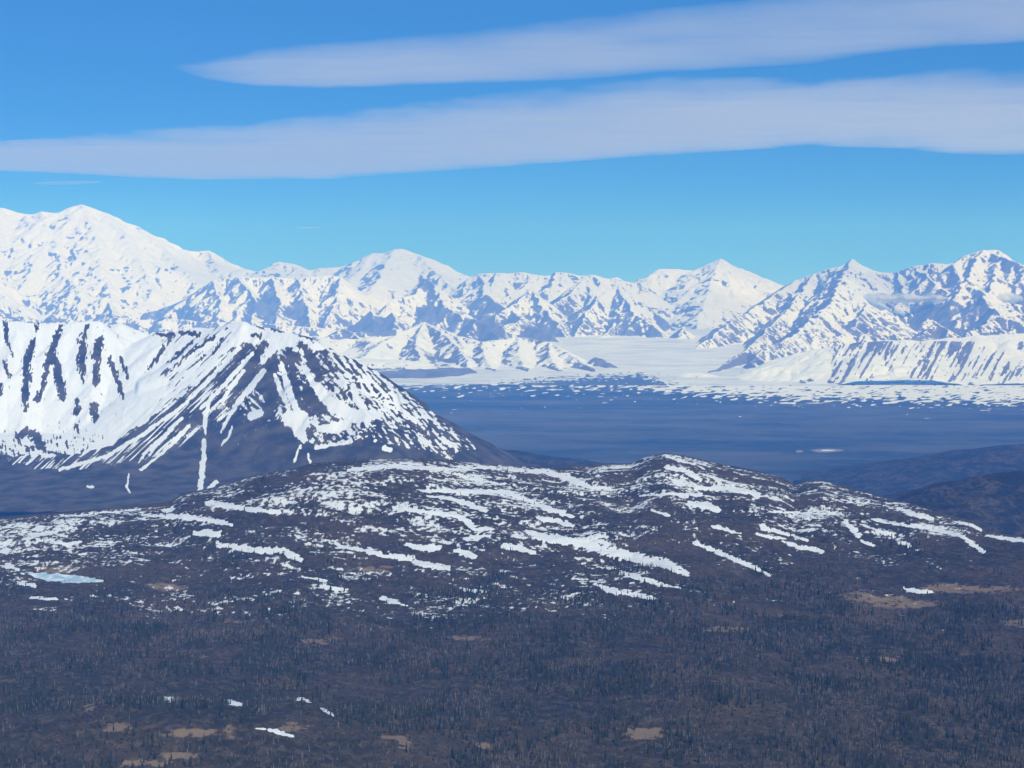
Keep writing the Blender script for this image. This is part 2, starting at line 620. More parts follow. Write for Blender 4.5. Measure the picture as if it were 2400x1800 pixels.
# jagged range
for pts, D, s in (([(1245, 676), (1281, 723), (1331, 795)], 42e3, 0.36), ([(1245, 676), (1210, 710), (1165, 735), (1150, 790)], 42e3, 0.36),
                  ([(1375, 647), (1330, 690), (1295, 715), (1260, 780)], 44e3, 0.36), ([(1375, 647), (1385, 700), (1360, 760)], 44e3, 0.45),
                  ([(1451, 668), (1400, 697), (1370, 740), (1340, 800)], 42e3, 0.40), ([(1451, 668), (1480, 730), (1534, 762), (1560, 790)], 42e3, 0.36),
                  ([(1451, 668), (1450, 740), (1440, 805)], 42e3, 0.45), ([(1161, 638), (1150, 690), (1120, 730)], 46e3, 0.32),
                  ([(1302, 636), (1290, 680)], 46e3, 0.35), ([(1110, 745), (1150, 765), (1195, 798)], 37e3, 0.4), ([(1240, 765), (1275, 775), (1320, 805)], 37e3, 0.4)):
    spur(pts, D, s, 2, 0.85, 320, 1000)
# pyramid
for pts, D, s in (([(1689, 605), (1660, 680), (1640, 740), (1625, 790)], 50e3, 0.30), ([(1628, 634), (1600, 700), (1560, 745)], 50e3, 0.30),
                  ([(1599, 766), (1574, 813)], 38e3, 0.5), ([(1599, 766), (1630, 800)], 38e3, 0.45), ([(1738, 627), (1740, 700), (1700, 750)], 50e3, 0.32),
                  ([(1689, 605), (1720, 690)], 50e3, 0.34)):
    spur(pts, D, s, 3, 0.75 if D < 45e3 else 0.5, 600, 1100)
# long range on the right
for pts, D, s in (([(1868, 654), (1781, 712), (1708, 755), (1629, 815)], 41e3, 0.26), ([(1907, 641), (1850, 720), (1800, 770), (1755, 813)], 41e3, 0.26),
                  ([(1755, 813), (1700, 850), (1632, 887)], [31.6e3, 29.8e3, 28e3], None), ([(1755, 813), (1790, 850), (1800, 870)], [31.6e3, 30e3, 29e3], None),
                  ([(1996, 605), (1960, 680), (1947, 705), (1893, 777), (1802, 838)], 41e3, 0.24), ([(1947, 705), (2030, 712), (2100, 745), (2150, 780)], 36e3, None),
                  ([(2030, 712), (2000, 760), (1950, 800)], 36e3, 0.30), ([(2103, 636), (2120, 690), (2090, 730)], 41e3, 0.34), ([(2236, 697), (2200, 730), (2160, 755)], 38e3, 0.4),
                  ([(2305, 583), (2260, 660), (2236, 700)], 41e3, 0.36), ([(2341, 585), (2330, 660), (2300, 720)], 41e3, 0.34), ([(2229, 618), (2190, 690)], 41e3, 0.36),
                  ([(2193, 755), (2160, 785), (2120, 800)], 33e3, 0.45), ([(2193, 755), (2240, 785), (2280, 790)], 33e3, 0.45), ([(2363, 602), (2400, 690), (2440, 740)], 41e3, 0.34),
                  ([(2330, 735), (2300, 765), (2260, 780)], 33e3, 0.4), ([(2330, 735), (2420, 760)], 33e3, 0.4)):
    spur(pts, D, s, 4, 0.80, 360, 1000)
# smooth snowy foothills left of the glacier: they step down to the valley over several kilometres
def foot_line(pts, off=0.0):
    out = []
    for px_, py_ in pts:
        d = 33000 + np.clip((893 - py_) / 140.0, -0.05, 1.3) * 6500 + off
        out.append(world(px_, py_, d))
    return np.array(out)


for pts, sl, off in (([(994, 753), (1050, 788), (1090, 830), (1108, 875), (1112, 904)], 0.62, 0), ([(994, 753), (940, 779), (900, 800), (860, 828), (830, 850)], 0.5, 0),
                     ([(994, 753), (1070, 786), (1130, 800), (1215, 790), (1287, 800), (1340, 830), (1392, 868)], 0.5, 0), ([(1130, 800), (1140, 840), (1168, 882)], 0.5, 0),
                     ([(1215, 790), (1218, 830), (1235, 874)], 0.5, 0), ([(1287, 800), (1292, 838), (1312, 868)], 0.5, 0), ([(1070, 786), (1088, 815)], 0.5, 0),
                     ([(994, 753), (975, 800), (990, 850), (1030, 897)], 0.55, 0), ([(760, 850), (817, 851), (900, 853), (980, 862), (1034, 902)], 0.40, -600), ([(700, 842), (850, 840), (960, 846)], 0.10, 0),
                     ([(900, 853), (915, 880), (930, 908)], 0.5, -600), ([(840, 852), (850, 880), (862, 905)], 0.5, -600), ([(660, 800), (740, 786), (800, 796), (860, 792), (930, 784)], 0.5, 600),
                     ([(740, 786), (770, 825), (790, 845)], 0.45, 300), ([(860, 792), (905, 830)], 0.45, 300), ([(1395, 836), (1412, 840), (1430, 850)], 0.6, 0)):
    Q_ = resample(foot_line(pts, off), 200, 24, 12, rr)
    ridges.append(Ridge(Q_, sl, 5, rr.uniform(0, 1e5)))
    grow(Q_, 5, sl + 0.1, rr, lambda x, y: float(np.interp(y, D_BASE, Z_BASE)), 330, 0.8, 1, ridges, 1000, 30, 160, 160)
# flat-topped bench on the right
for pts, D in (([(1817, 842), (1900, 820), (1980, 805), (2056, 798), (2170, 796), (2287, 787), (2400, 780), (2560, 770)], 28.5e3),
               ([(1700, 895), (1760, 868), (1830, 858), (1960, 840), (2060, 812)], 27.5e3)):
    spur(pts, D, None, 6, 0.36, 300, 800, depth=1, s_rel=0.8, wig=25)
for k_ in range(46):    # hummocks along the foot of the bench
    a_ = foot_line([(rr.uniform(1640, 2480), rr.uniform(872, 925))], -900)[0]
    a_[2] += rr.uniform(0, 25)
    b_ = a_ + np.array([rr.uniform(-700, 700), rr.uniform(-300, 300), -rr.uniform(0, 20)])
    ridges.append(Ridge(np.array([a_, b_]), 0.22, 6, rr.uniform(0, 1e5)))

us = np.linspace(-0.405, 0.405, 1250)
Ds = 30600 * (65500 / 30600) ** np.linspace(0, 1, 860)
X, Y, Z, own, dist, par = ridge_field(us, Ds, far_base, ridges, flute=60, flute_len=150, warp=45)
rough = fbm(X / 420, Y / 420, 4, 9)
high_ = (own >= 0) & (own <= 4)
Z = Z + np.where(high_, 150 * (ridged(X / 1300 + 0.4 * rough, Y / 1300, 5, 301, 0.55) - 0.45) * sstep(60, 700, dist), 0)
Z = Z + np.where(own >= 0, 22, 4) * rough
Z = blur(Z, 1)
nrm = slope_aspect(X, Y, Z)
PX, PY = project(X, Y, Z)
# snow: steep and left-facing (sunward in the afternoon) faces are bare
rockiness = np.array([0.13, 0.13, 0.14, 0.08, 0.14, 0.05, 0.04])[np.clip(own, 0, 6)]
steep = 1 - nrm[..., 2]
left = -nrm[..., 0]
streak = fbm(par / 70, dist / 520, 4, 41, 0.65) + 0.35 * fbm(X / 130, Y / 130, 3, 48, 0.6)
patch = fbm(X / 1500, Y / 1500, 3, 43)
snow = 0.60 - 1.15 * steep - 0.55 * np.maximum(left, 0) + 0.20 * np.maximum(-left, 0) + 0.46 * streak + 0.17 * patch - rockiness * 1.6
snow = snow - 0.16 * sstep(1900, 500, Z) * (own >= 0) + 0.10 * sstep(2600, 3600, Z)
snow = np.where(own < 0, 0.6, snow)
# bare cliffs the photograph shows
def blob(px, py, rx, ry, ang=0.0):
    ca, sa = math.cos(ang), math.sin(ang)
    dx = PX - px; dy = PY - py
    return 1 - np.hypot((dx * ca + dy * sa) / rx, (-dx * sa + dy * ca) / ry)
for b in ((1040, 860, 78, 20, 0.62), (900, 893, 75, 16, 0.12), (1000, 885, 30, 10, 0.4), (1155, 770, 36, 20, 0.5), (1268, 785, 45, 22, 0.1), (1715, 865, 75, 22, -0.42),
          (1003, 668, 22, 22, 0), (625, 725, 42, 30, 0.3), (690, 735, 30, 22, -0.3), (998, 735, 28, 22, 0), (2180, 732, 45, 18, 0), (1408, 842, 22, 10, 0.2), (1465, 795, 24, 22, 0), (880, 765, 40, 24, 0)):
    snow = snow - 0.50 * sstep(-0.2, 0.6, blob(*b) + 0.8 * streak + 0.3 * np.maximum(left, -0.3))
# gullies in the bench
benchm = (own == 6) * sstep(1900, 2000, PX) * sstep(796, 806, PY) * sstep(905, 880, PY)
g = fbm((PX + (PY - 800) * 0.55) / 10, PY / 70, 3, 61, 0.6) * 1.5 + 0.02 + 0.9 * fbm(PX / 60, PY / 120, 2, 64) + 0.45 * fbm(PX / 8, PY / 9, 3, 62)
snow = np.where(own == 6, 0.45 + 0.25 * patch + 0.2 * streak, snow) - benchm * 1.3 * sstep(0.1, 0.5, g + 0.3 * patch)
far_low = sstep(866, 905, PY)
snow = snow - far_low * (0.10 + 0.9 * np.maximum(fbm(X / 260, Y / 420, 3, 88), 0)) * np.where(PX > 1550, 1.0, 0.4)
# lower snow line: scrub below
snow = snow - 1.4 * sstep(-70, -230, Z + 60 * patch + np.where(PX > 1500, 230, 0))
V = np.stack([X, Y, Z], -1).reshape(-1, 3)
Q = grid_quads(*X.shape)
fo = own.ravel()[Q[:, 0]]
el_ = (Z - CAMZ) / Y
hid = el_ < np.maximum.accumulate(el_, 0) - 0.0045       # slopes turned well away behind a nearer ridge
fo = np.where(hid.ravel()[Q].all(1), -9, fo)
labels = {
    'high_massif': 'highest snow covered massif rising at the left edge behind the dark streaked peak',
    'domed_mountain': 'broad white dome summit with rocky blue front ridges right of the highest massif',
    'jagged_range': 'jagged rock and snow range in the middle behind the glacier',
    'pyramid_mountain': 'smooth white pyramid peak standing at the head of the glacier',
    'long_range': 'long rocky snow range filling the right side of the skyline',
    'snowy_foothill': 'rounded snowy foothills with bare blue faces left of the glacier tongue',
    'bench_foothill': 'flat topped snowy bench with dark diagonal gullies at the right edge',
}
for k, nm in enumerate(OWN):
    tag(sub_mesh(nm, V, Q, fo == k, M_RANGE, {'snow': snow}), labels[nm], None, None, 'structure')
spk = fbm(X / 150, Y / 420, 4, 91) * 0.9 + 0.4 * fbm(X / 60, Y / 170, 2, 92)
cut = np.interp(PX, [700, 1000, 1100, 1250, 1500, 1600, 1800, 2400], [880, 912, 908, 890, 874, 905, 930, 935])
gs = np.where(own < 0, 0.55 + 0.5 * np.minimum(spk, 0) * sstep(845, 880, PY) - 0.35 * sstep(0.2, 0.8, fbm(X / 3000, Y / 300, 3, 71)) - 0.95 * sstep(-14, 22, PY - cut) + 0.55 * spk * sstep(-25, 0, PY - cut), snow)
tag(sub_mesh('glacier', V, Q, fo == -1, M_GLACIER, {'snow': gs}), 'pale glacier winding down between the foothills to the valley', None, None, 'structure')

# ------------------------------------------------------------------ valley floor
us = np.linspace(-0.62, 0.62, 460)
Ds = 6500 * (84000 / 6500) ** np.linspace(0, 1, 260)
Y = np.repeat(Ds[:, None], len(us), 1)
X = us[None, :] * Y
Z = np.interp(Y, [6e3, 8e3, 11e3, 15e3, 28e3, 31e3, 33e3, 84e3], [280, 80, -150, -300, -300, -292, -420, -420])
Z = Z + 26 * fbm(X / 1500, Y / 1500, 5, 15) * sstep(32e3, 26e3, Y)
PX, PY = project(X, Y, Z)
pat = fbm(X / 150, Y / 420, 4, 91)
edge = np.interp(PX, [800, 1000, 1250, 1500, 1800, 2100, 2400], [926, 916, 912, 908, 930, 935, 940])
snow = -0.62 + 0.95 * pat + 0.9 * sstep(40, -22, PY - edge) * np.interp(PX, [1200, 1600], [0.55, 1.0]) + 0.35 * fbm(X / 60, Y / 130, 2, 92)
snow = np.where(PY > edge + 55, -1, snow)
def ell(px, py, rx, ry):
    return 1 - np.hypot((PX - px) / rx, (PY - py) / ry)
straw = np.full(X.shape, -1.0)
for e in ((1873, 1058, 9, 3.2), (1938, 1056, 40, 4.2), (2005, 1121, 38, 4), (2085, 1149, 42, 5), (2000, 1140, 22, 3)):
    straw = np.maximum(straw, ell(*e) + 0.25 * pat)
snow = np.maximum(snow, np.maximum(ell(1938, 1056, 32, 2.6), ell(2085, 1149, 26, 2)) + 0.35 * pat - 0.3)
V = np.stack([X, Y, Z], -1).reshape(-1, 3)
tag(mesh_np('valley', V, grid_quads(*X.shape), M_VALLEY, {'snow': snow, 'straw': straw}), 'wide dark forested valley floor fading blue towards the mountains', None, None, 'structure')

# wooded hills standing in the valley
def wooded(name, label, line, D, slope, seed, lo):
    P = px_line(line, D)
    x0, x1 = P[:, 0].min(), P[:, 0].max()
    us = np.linspace((x0 - 900) / D, (x1 + 900) / D, 150)
    Ds = np.linspace(D - 2300, D + 1500, 110)
    r = np.random.default_rng(seed)
    Qr = resample(P, 200, 20, 3, r)
    rd = [Ridge(Qr, slope, 0, 0.0)]
    grow(Qr, 0, slope, r, lambda x, y: lo, 520, 0.8, 0, rd, 900, 40, 200, 160)
    X, Y, Z, own, dist, par = ridge_field(us, Ds, lambda X, Y: np.full(np.shape(X), lo - 330.0), rd, warp=60)
    Z = blur(Z + 10 * fbm(X / 160, Y / 160, 4, seed), 3) + 3 * fbm(X / 25, Y / 25, 2, seed + 3)
    sn = fbm(X / 90, Y / 140, 4, seed + 5, 0.6) - 1.08 + 0.25 * sstep(lo + 60, lo + 260, Z)
    Vv = np.stack([X, Y, Z], -1).reshape(-1, 3)
    tag(mesh_np(name, Vv, grid_quads(*X.shape), M_WOOD, {'snow': sn}), label, None, None, 'structure')


wooded('wooded_hill', 'dark wooded hill at the right edge just beyond the snow patched hill',
       [(2150, 1190), (2183, 1171), (2232, 1134), (2293, 1108), (2354, 1100), (2400, 1097), (2520, 1085)], 7400, 0.32, 3, 200)
wooded('wooded_hill', 'blue hazy wooded ridge behind the dark hill at the right edge',
       [(2120, 1082), (2191, 1069), (2273, 1053), (2354, 1042), (2400, 1040), (2540, 1030)], 12500, 0.20, 4, -100)
wooded('wooded_hill', 'low blue wooded ridge beyond the foot of the streaked peak',
       [(1000, 1030), (1098, 1040), (1152, 1047), (1225, 1057), (1279, 1070), (1369, 1078), (1441, 1086)], 11500, 0.20, 5, -60)

# ------------------------------------------------------------------ streaked near peak
rr = np.random.default_rng(5)
nr_ = []
def near_base(X, Y):
    return np.interp(Y, [6e3, 7.4e3, 8.4e3, 9.5e3, 13e3], [420, 430, 470, 600, 500]) - 900 * sstep(-0.13, -0.05, X / Y)
def nspur(pts, D, s=None, slope=0.62, spacing=320, maxlen=500, depth=0, s_rel=0.85):
    P = px_line(pts, D, s)
    Q = resample(P, 90, 9, 4, rr)
    nr_.append(Ridge(Q, slope, 0, rr.uniform(0, 1e5)))
    grow(Q, 0, slope, rr, lambda x, y: float(near_base(x, y)), spacing, s_rel, depth, nr_, maxlen, 10, 90, 80)
nspur([(-160, 740), (-60, 742), (0, 747), (43, 750), (90, 754), (152, 755), (190, 750), (217, 747), (236, 752), (258, 769), (287, 788), (317, 801)], 11000, None, 0.70, 190, 900)
nspur([(317, 801), (345, 785), (369, 775), (418, 775), (461, 766), (500, 769), (527, 757), (573, 751)], [11000, 10950, 10900, 10850, 10800, 10700, 10600, 10500], None, 0.60, 260, 350)
nspur([(250, 775), (285, 752), (335, 778), (380, 795)], 11600, None, 0.5, 500, 200)
nspur([(573, 751), (617, 765), (652, 771), (690, 778), (728, 788), (771, 812), (798, 837), (825, 858), (853, 880), (880, 904), (907, 929), (939, 950), (961, 969), (988, 994), (1029, 1021), (1062, 1043)],
      list(np.linspace(10500, 9000, 16)), None, 0.62, 260, 500)
nspur([(573, 755), (560, 800), (540, 850), (525, 910), (520, 980), (525, 1060), (530, 1120)], 10450, 0.58, 0.62, 300, 420)
nspur([(640, 775), (660, 850), (690, 930), (720, 1000), (730, 1060)], 10300, 0.55, 0.60, 300, 300)
nspur([(770, 812), (800, 880), (850, 950), (880, 1010)], 9700, 0.48, 0.58, 250, 260)
nspur([(90, 754), (75, 850), (60, 960), (40, 1040)], 11000, 0.62, 0.68, 200, 250)
nspur([(217, 750), (222, 850), (215, 960), (190, 1040)], 11000, 0.62, 0.68, 200, 250)
us = np.linspace(-0.43, 0.06, 720)
Ds = 7300 * (12300 / 7300) ** np.linspace(0, 1, 330)
X, Y, Z, own, dist, par = ridge_field(us, Ds, near_base, nr_, flute=24, flute_len=70, warp=14)
Z = blur(Z, 2) + 5 * fbm(X / 70, Y / 70, 4, 19)
nrm = slope_aspect(X, Y, Z)
PX, PY = project(X, Y, Z)


def inpoly(poly):
    poly = np.asarray(poly, float)
    c = np.zeros(PX.shape, bool)
    x0, y0 = poly[-1]
    for x1, y1 in poly:
        if y0 != y1:
            c ^= ((y0 > PY) != (y1 > PY)) & (PX < (x1 - x0) * (PY - y0) / (y1 - y0) + x0)
        x0, y0 = x1, y1
    return c


def strokes(lst, fx, fy):
    """signed closeness (1 on the spine, 0 at the edge, negative outside) of tapered strokes"""
    best = np.full(PX.shape, -6.0)
    for st in lst:
        for (x0, y0, w0), (x1, y1, w1) in zip(st[:-1], st[1:]):
            m = 40
            bb = (PX > min(x0, x1) - m) & (PX < max(x0, x1) + m) & (PY > min(y0, y1) - m) & (PY < max(y0, y1) + m)
            if not bb.any(): continue
            a = PX[bb] + fx[bb]; b = PY[bb] + fy[bb]
            dx, dy = x1 - x0, y1 - y0
            t = np.clip(((a - x0) * dx + (b - y0) * dy) / (dx * dx + dy * dy + 1e-6), 0, 1)
            d = np.hypot(a - x0 - t * dx, b - y0 - t * dy)
            w = w0 + (w1 - w0) * t
            best[bb] = np.maximum(best[bb], 1 - d / w)
    return best


wx = 9 * fbm(PX / 8, PY / 22, 4, 101, 0.7); wy = 8 * fbm(PX / 11, PY / 18, 4, 102, 0.7)
def dirnoise(ang, along, across, seed):
    ca, sa = math.cos(ang), math.sin(ang)
    return fbm((PX * ca + PY * sa) / along, (-PX * sa + PY * ca) / across, 3, seed)
sn = -0.66 + 1.05 * dirnoise(math.radians(76), 24, 4, 118) * sstep(1180, 1000, PY)
jx = PX + 10 * fbm(PX / 40, PY / 40, 3, 103); jy = PY + 10 * fbm(PX / 40, PY / 40, 3, 104)
_px, _py = PX, PY
PX, PY = jx, jy
p_left = inpoly([(-300, 600), (330, 700), (325, 800), (330, 870), (290, 960), (230, 1040), (170, 1068), (60, 1075), (-20, 1060), (-300, 1050)])
p_bowl = inpoly([(300, 780), (360, 740), (620, 700), (590, 790), (540, 830), (470, 890), (400, 950), (320, 1000), (240, 1050), (180, 1070), (250, 980), (300, 900)])
p_streak = inpoly([(600, 770), (640, 800), (600, 900), (520, 990), (400, 1060), (300, 1085), (150, 1105), (0, 1080), (60, 1060), (200, 1068), (330, 1000), (470, 890), (540, 825)])
p_top = inpoly([(480, 700), (780, 740), (770, 812), (720, 830), (660, 815), (610, 850), (595, 810), (540, 780)])
p_right = inpoly([(590, 800), (780, 790), (1120, 1050), (1050, 1075), (930, 1045), (820, 1030), (740, 1050), (690, 1010), (600, 975), (560, 960), (600, 890)])
PX, PY = _px, _py
sn = np.where(p_right, -0.12 + 0.8 * dirnoise(math.radians(50), 38, 7, 111) + 0.6 * dirnoise(math.radians(25), 14, 5, 112) + 0.22 * sstep(700, 900, PX) * sstep(1010, 960, PY), sn)
sn = np.where(p_streak, -0.22 + 1.1 * dirnoise(math.radians(-43), 80, 4.5, 113), sn)
sn = np.where(p_bowl, 0.38 + 0.95 * dirnoise(math.radians(-45), 46, 4.5, 114) * sstep(330, 400, PX), sn)
sn = np.where(p_left, 0.50 + 0.75 * dirnoise(math.radians(82), 26, 4.5, 115) - 0.75 * sstep(985, 1060, PY) * (0.5 + dirnoise(0.2, 26, 12, 116)), sn)
sn = np.where(p_top, 0.52 + 0.75 * dirnoise(math.radians(25), 30, 7, 117), sn)
dark = strokes([
    [(82, 794, 5), (70, 825, 9), (62, 850, 9), (62, 890, 8), (60, 920, 8), (58, 945, 6), (59, 962, 3)], [(90, 755, 3), (85, 775, 3)],
    [(145, 758, 4), (137, 775, 5), (130, 800, 7), (118, 830, 9), (110, 860, 7), (104, 890, 5), (98, 915, 6), (90, 937, 8)],
    [(126, 830, 5), (133, 860, 8), (138, 890, 9), (145, 918, 10), (147, 935, 7)],
    [(205, 762, 4), (197, 795, 4), (195, 815, 8), (191, 845, 10), (192, 870, 6), (195, 898, 3)], [(188, 782, 3), (180, 806, 2)],
    [(236, 795, 8), (230, 815, 10), (228, 845, 7), (224, 880, 7), (226, 902, 5)], [(224, 818, 5), (214, 842, 2)],
    [(255, 838, 3), (265, 865, 6), (275, 890, 4), (285, 920, 5), (287, 932, 5)], [(283, 840, 3), (290, 860, 5), (300, 888, 2)],
    [(220, 950, 8), (220, 970, 10), (222, 986, 6)], [(181, 935, 3), (180, 955, 6), (176, 968, 6)], [(182, 995, 5), (182, 1016, 4)],
    [(10, 745, 3), (18, 800, 4), (28, 832, 2)], [(10, 846, 4), (16, 870, 5), (24, 885, 3)], [(0, 900, 5), (3, 925, 4)], [(45, 1018, 8), (65, 1012, 8), (85, 1025, 12), (96, 1042, 9)],
    [(365, 783, 3), (403, 784, 5), (395, 800, 3)], [(385, 812, 4), (366, 842, 4), (345, 868, 2)], [(420, 778, 3), (462, 784, 6)], [(500, 792, 4), (440, 830, 3), (400, 870, 2)],
    [(450, 800, 5), (415, 835, 3), (395, 850, 2)], [(520, 795, 3), (500, 830, 3)], [(480, 830, 3), (450, 860, 2)], [(585, 753, 3), (610, 765, 5), (620, 770, 3)],
    [(590, 785, 3), (608, 786, 4)], [(640, 772, 3), (665, 778, 3)], [(700, 785, 3), (735, 792, 4)], [(678, 820, 7), (682, 850, 8), (690, 880, 5)], [(705, 808, 7), (725, 830, 10), (740, 860, 11), (755, 890, 8)],
    [(620, 805, 8), (590, 850, 14), (570, 890, 14), (620, 900, 16), (640, 850, 12)], [(640, 920, 16), (630, 970, 14)], [(690, 900, 8), (705, 945, 8)], [(720, 920, 14), (750, 960, 14)],
], wx, wy)
lite = strokes([
    [(497, 925, 3), (487, 950, 4), (481, 985, 5), (482, 1015, 3)], [(479, 1030, 4), (477, 1070, 6), (473, 1110, 7), (470, 1150, 7)], [(487, 1147, 4), (505, 1130, 5)],
    [(425, 980, 4), (385, 1022, 5), (345, 1055, 3), (325, 1085, 2)], [(442, 998, 4), (405, 1038, 5), (372, 1068, 4), (330, 1102, 3)], [(416, 990, 3), (380, 1030, 3), (350, 1065, 3)],
    [(560, 815, 5), (500, 880, 5), (430, 950, 4), (340, 1015, 4), (250, 1070, 4), (140, 1100, 4)], [(590, 830, 5), (545, 880, 5), (500, 930, 4), (470, 955, 3)],
    [(618, 870, 6), (590, 905, 8), (560, 940, 6), (535, 980, 4), (518, 1012, 3)], [(570, 870, 5), (540, 910, 5), (520, 940, 3)], [(545, 1000, 3), (535, 1025, 3), (520, 1042, 2)],
    [(302, 1110, 2), (297, 1140, 3), (303, 1155, 2)], [(660, 855, 6), (672, 900, 8), (684, 935, 7), (696, 960, 8)], [(645, 880, 5), (660, 920, 6), (675, 950, 5)],
    [(680, 980, 18), (705, 985, 22), (700, 1010, 14), (712, 1030, 9)], [(712, 862, 5), (735, 900, 8), (760, 930, 12), (790, 958, 14), (830, 975, 16), (880, 972, 12)],
    [(750, 1005, 8), (780, 1005, 12), (810, 995, 12)], [(740, 1050, 4), (780, 1042, 4), (815, 1038, 4)], [(590, 975, 10), (610, 968, 8)], [(828, 905, 7), (835, 935, 8), (850, 955, 8)],
    [(930, 950, 4), (975, 990, 5)], [(1035, 1025, 3), (1065, 1044, 5)], [(985, 1030, 7), (1000, 1040, 7)], [(900, 1050, 6), (915, 1055, 6)], [(690, 1080, 3), (704, 1045, 3)], [(722, 1065, 3), (728, 1085, 2)],
    [(205, 1140, 3), (218, 1141, 3)],
], wx * 0.5, wy * 0.5)
fine = 0.8 * fbm(PX / 5, PY / 7, 2, 121)
sn = np.where(dark > -0.35, np.minimum(sn, -(dark + 0.12) * 1.15 + fine * 1.1), sn)
sn = np.where(lite > -0.2, np.maximum(sn, lite * 1.6 + fine * 0.4), sn)
V = np.stack([X, Y, Z], -1).reshape(-1, 3)
tag(mesh_np('rocky_mountain', V, grid_quads(*X.shape), M_PEAK, {'snow': sn}),
    'near mountain with snow streaked dark rock and a white bowl at the left', None, None, 'structure')

# ------------------------------------------------------------------ near ground: forest plain rising to the snow patched hill
CREST = np.array([(-400, 1232), (0, 1222), (100, 1213), (220, 1203), (330, 1193), (400, 1183), (430, 1165), (500, 1150), (560, 1132), (620, 1116), (680, 1106), (730, 1092), (800, 1086), (900, 1081), (1000, 1079), (1080, 1087), (1180, 1097),
                  (1290, 1101), (1400, 1095), (1480, 1091), (1510, 1077), (1560, 1066), (1610, 1074), (1680, 1091), (1760, 1106), (1830, 1124), (1860, 1141), (1890, 1134), (1930, 1133), (1980, 1146),
                  (2050, 1166), (2100, 1181), (2150, 1192), (2200, 1211), (2260, 1226), (2300, 1246), (2350, 1263), (2400, 1272), (2800, 1330)], float)
CU, CE = ray(CREST[:, 0], CREST[:, 1])


def crest_D(u):
    return 5500 + 350 * np.sin(u * 9 + 0.6) - 900 * sstep(0.20, 0.42, u) - 500 * sstep(-0.18, -0.42, u)


def plain(X, Y):
    u = X / np.maximum(Y, 1)
    return 690 + 34 * fbm(X / 750, Y / 750, 4, 201) + 62 * np.exp(-(((X + 480) / 430) ** 2 + ((Y - 2600) / 220) ** 2)) - 35 * sstep(0.1, 0.35, u)


def near_h(X, Y):
    Y = np.maximum(Y, 300)
    u = X / Y
    Dc = crest_D(u)
    zc = CAMZ + np.interp(u, CU, CE) * Dc
    p = plain(X, Y)
    D0 = 3750 + 150 * fbm(u * 7, u * 0, 2, 207)
    k = np.clip((Y - D0) / (Dc - D0), 0, 1)
    prof = 0.25 * k + 0.75 * (k * k * (3 - 2 * k))
    z = p + (zc - p) * prof
    lump = 11 * fbm(X / 260, Y / 260, 4, 202) + 13 * ridged(X / 420 + Y / 900, Y / 300, 2, 203)
    z = z + lump * sstep(3300, 4000, Y) * sstep(Dc + 100, Dc - 350, Y) * 0.85
    z = z + 4 * fbm(X / 90, Y / 90, 3, 204) * sstep(Dc + 150, Dc - 120, Y)
    back = np.maximum(Y - Dc, 0)
    z = z - back * 0.23 * sstep(0, 500, back)
    return np.maximum(z, 380 - back * 0.02)


us = np.linspace(-0.43, 0.43, 1150)
Ds = np.concatenate([np.geomspace(1500, 2200, 24)[:-1], np.geomspace(2200, 6200, 430), np.geomspace(6200, 7600, 22)[1:]])
Y = np.repeat(Ds[:, None], len(us), 1)
X = us[None, :] * Y
Z = near_h(X, Y)
PX, PY = project(X, Y, Z)
Dc = crest_D(us)[None, :]
h = np.clip((Y - 3900) / (Dc - 3900), 0, 1.2)
n_a = fbm(X / 105 + Y / 300, Y / 72, 4, 211, 0.6)
n_b = fbm(X / 330 + Y / 900, Y / 260, 3, 212)
n_c = fbm(X / 19, Y / 17, 3, 213, 0.68)
sn = -0.49 + 0.46 * n_a + 0.36 * n_b + 0.62 * n_c + 0.30 * np.exp(-(((PX - 560) / 190) ** 2 + ((PY - 1672) / 45) ** 2)) * (Y < 3000)
sn = sn + 0.17 * sstep(0.05, 0.5, h) * sstep(300, 800, PX) + 0.17 * sstep(3400, 3800, Y) - 0.5 * sstep(2250, 2330, PX)
sn = sn + 0.26 * sstep(0.1, 0.5, h) * sstep(500, 100, PX)
sn = sn - 0.22 * sstep(3900, 3450, Y) - 0.34 * sstep(3500, 3050, Y)
sn = sn - 0.22 * sstep(1500, 1800, PX) * sstep(0.75, 0.35, h)
sn = sn - 0.5 * sstep(1.02, 1.12, h)
straw = -0.52 + 0.62 * fbm(X / 110, Y / 170, 4, 221, 0.6) + 0.25 * n_c
def el2(px, py, rx, ry):
    return 1 - np.hypot((PX - px) / rx, (PY - py) / ry)
for e in ((2070, 1408, 90, 14), (2110, 1415, 100, 11), (2010, 1395, 40, 12), (2300, 1382, 120, 11), (2200, 1376, 60, 7), (2390, 1463, 42, 13), (748, 1505, 48, 8), (1105, 1497, 52, 7), (948, 1745, 17, 16),
          (930, 1728, 45, 5), (1130, 1748, 22, 9), (450, 1718, 60, 10), (340, 1790, 60, 10), (420, 1770, 50, 9), (210, 1660, 14, 12), (260, 1705, 45, 14), (390, 1375, 45, 10), (130, 1335, 60, 10), (880, 1332, 60, 8), (560, 1452, 40, 8),
          (150, 1228, 40, 5), (690, 1702, 40, 14), (1500, 1720, 50, 14), (2050, 1545, 60, 8), (1700, 1475, 50, 7)):
    straw = np.maximum(straw, np.minimum(el2(*e), 0.35) * 0.9 - 0.10 + 0.55 * n_a + 0.5 * n_c)

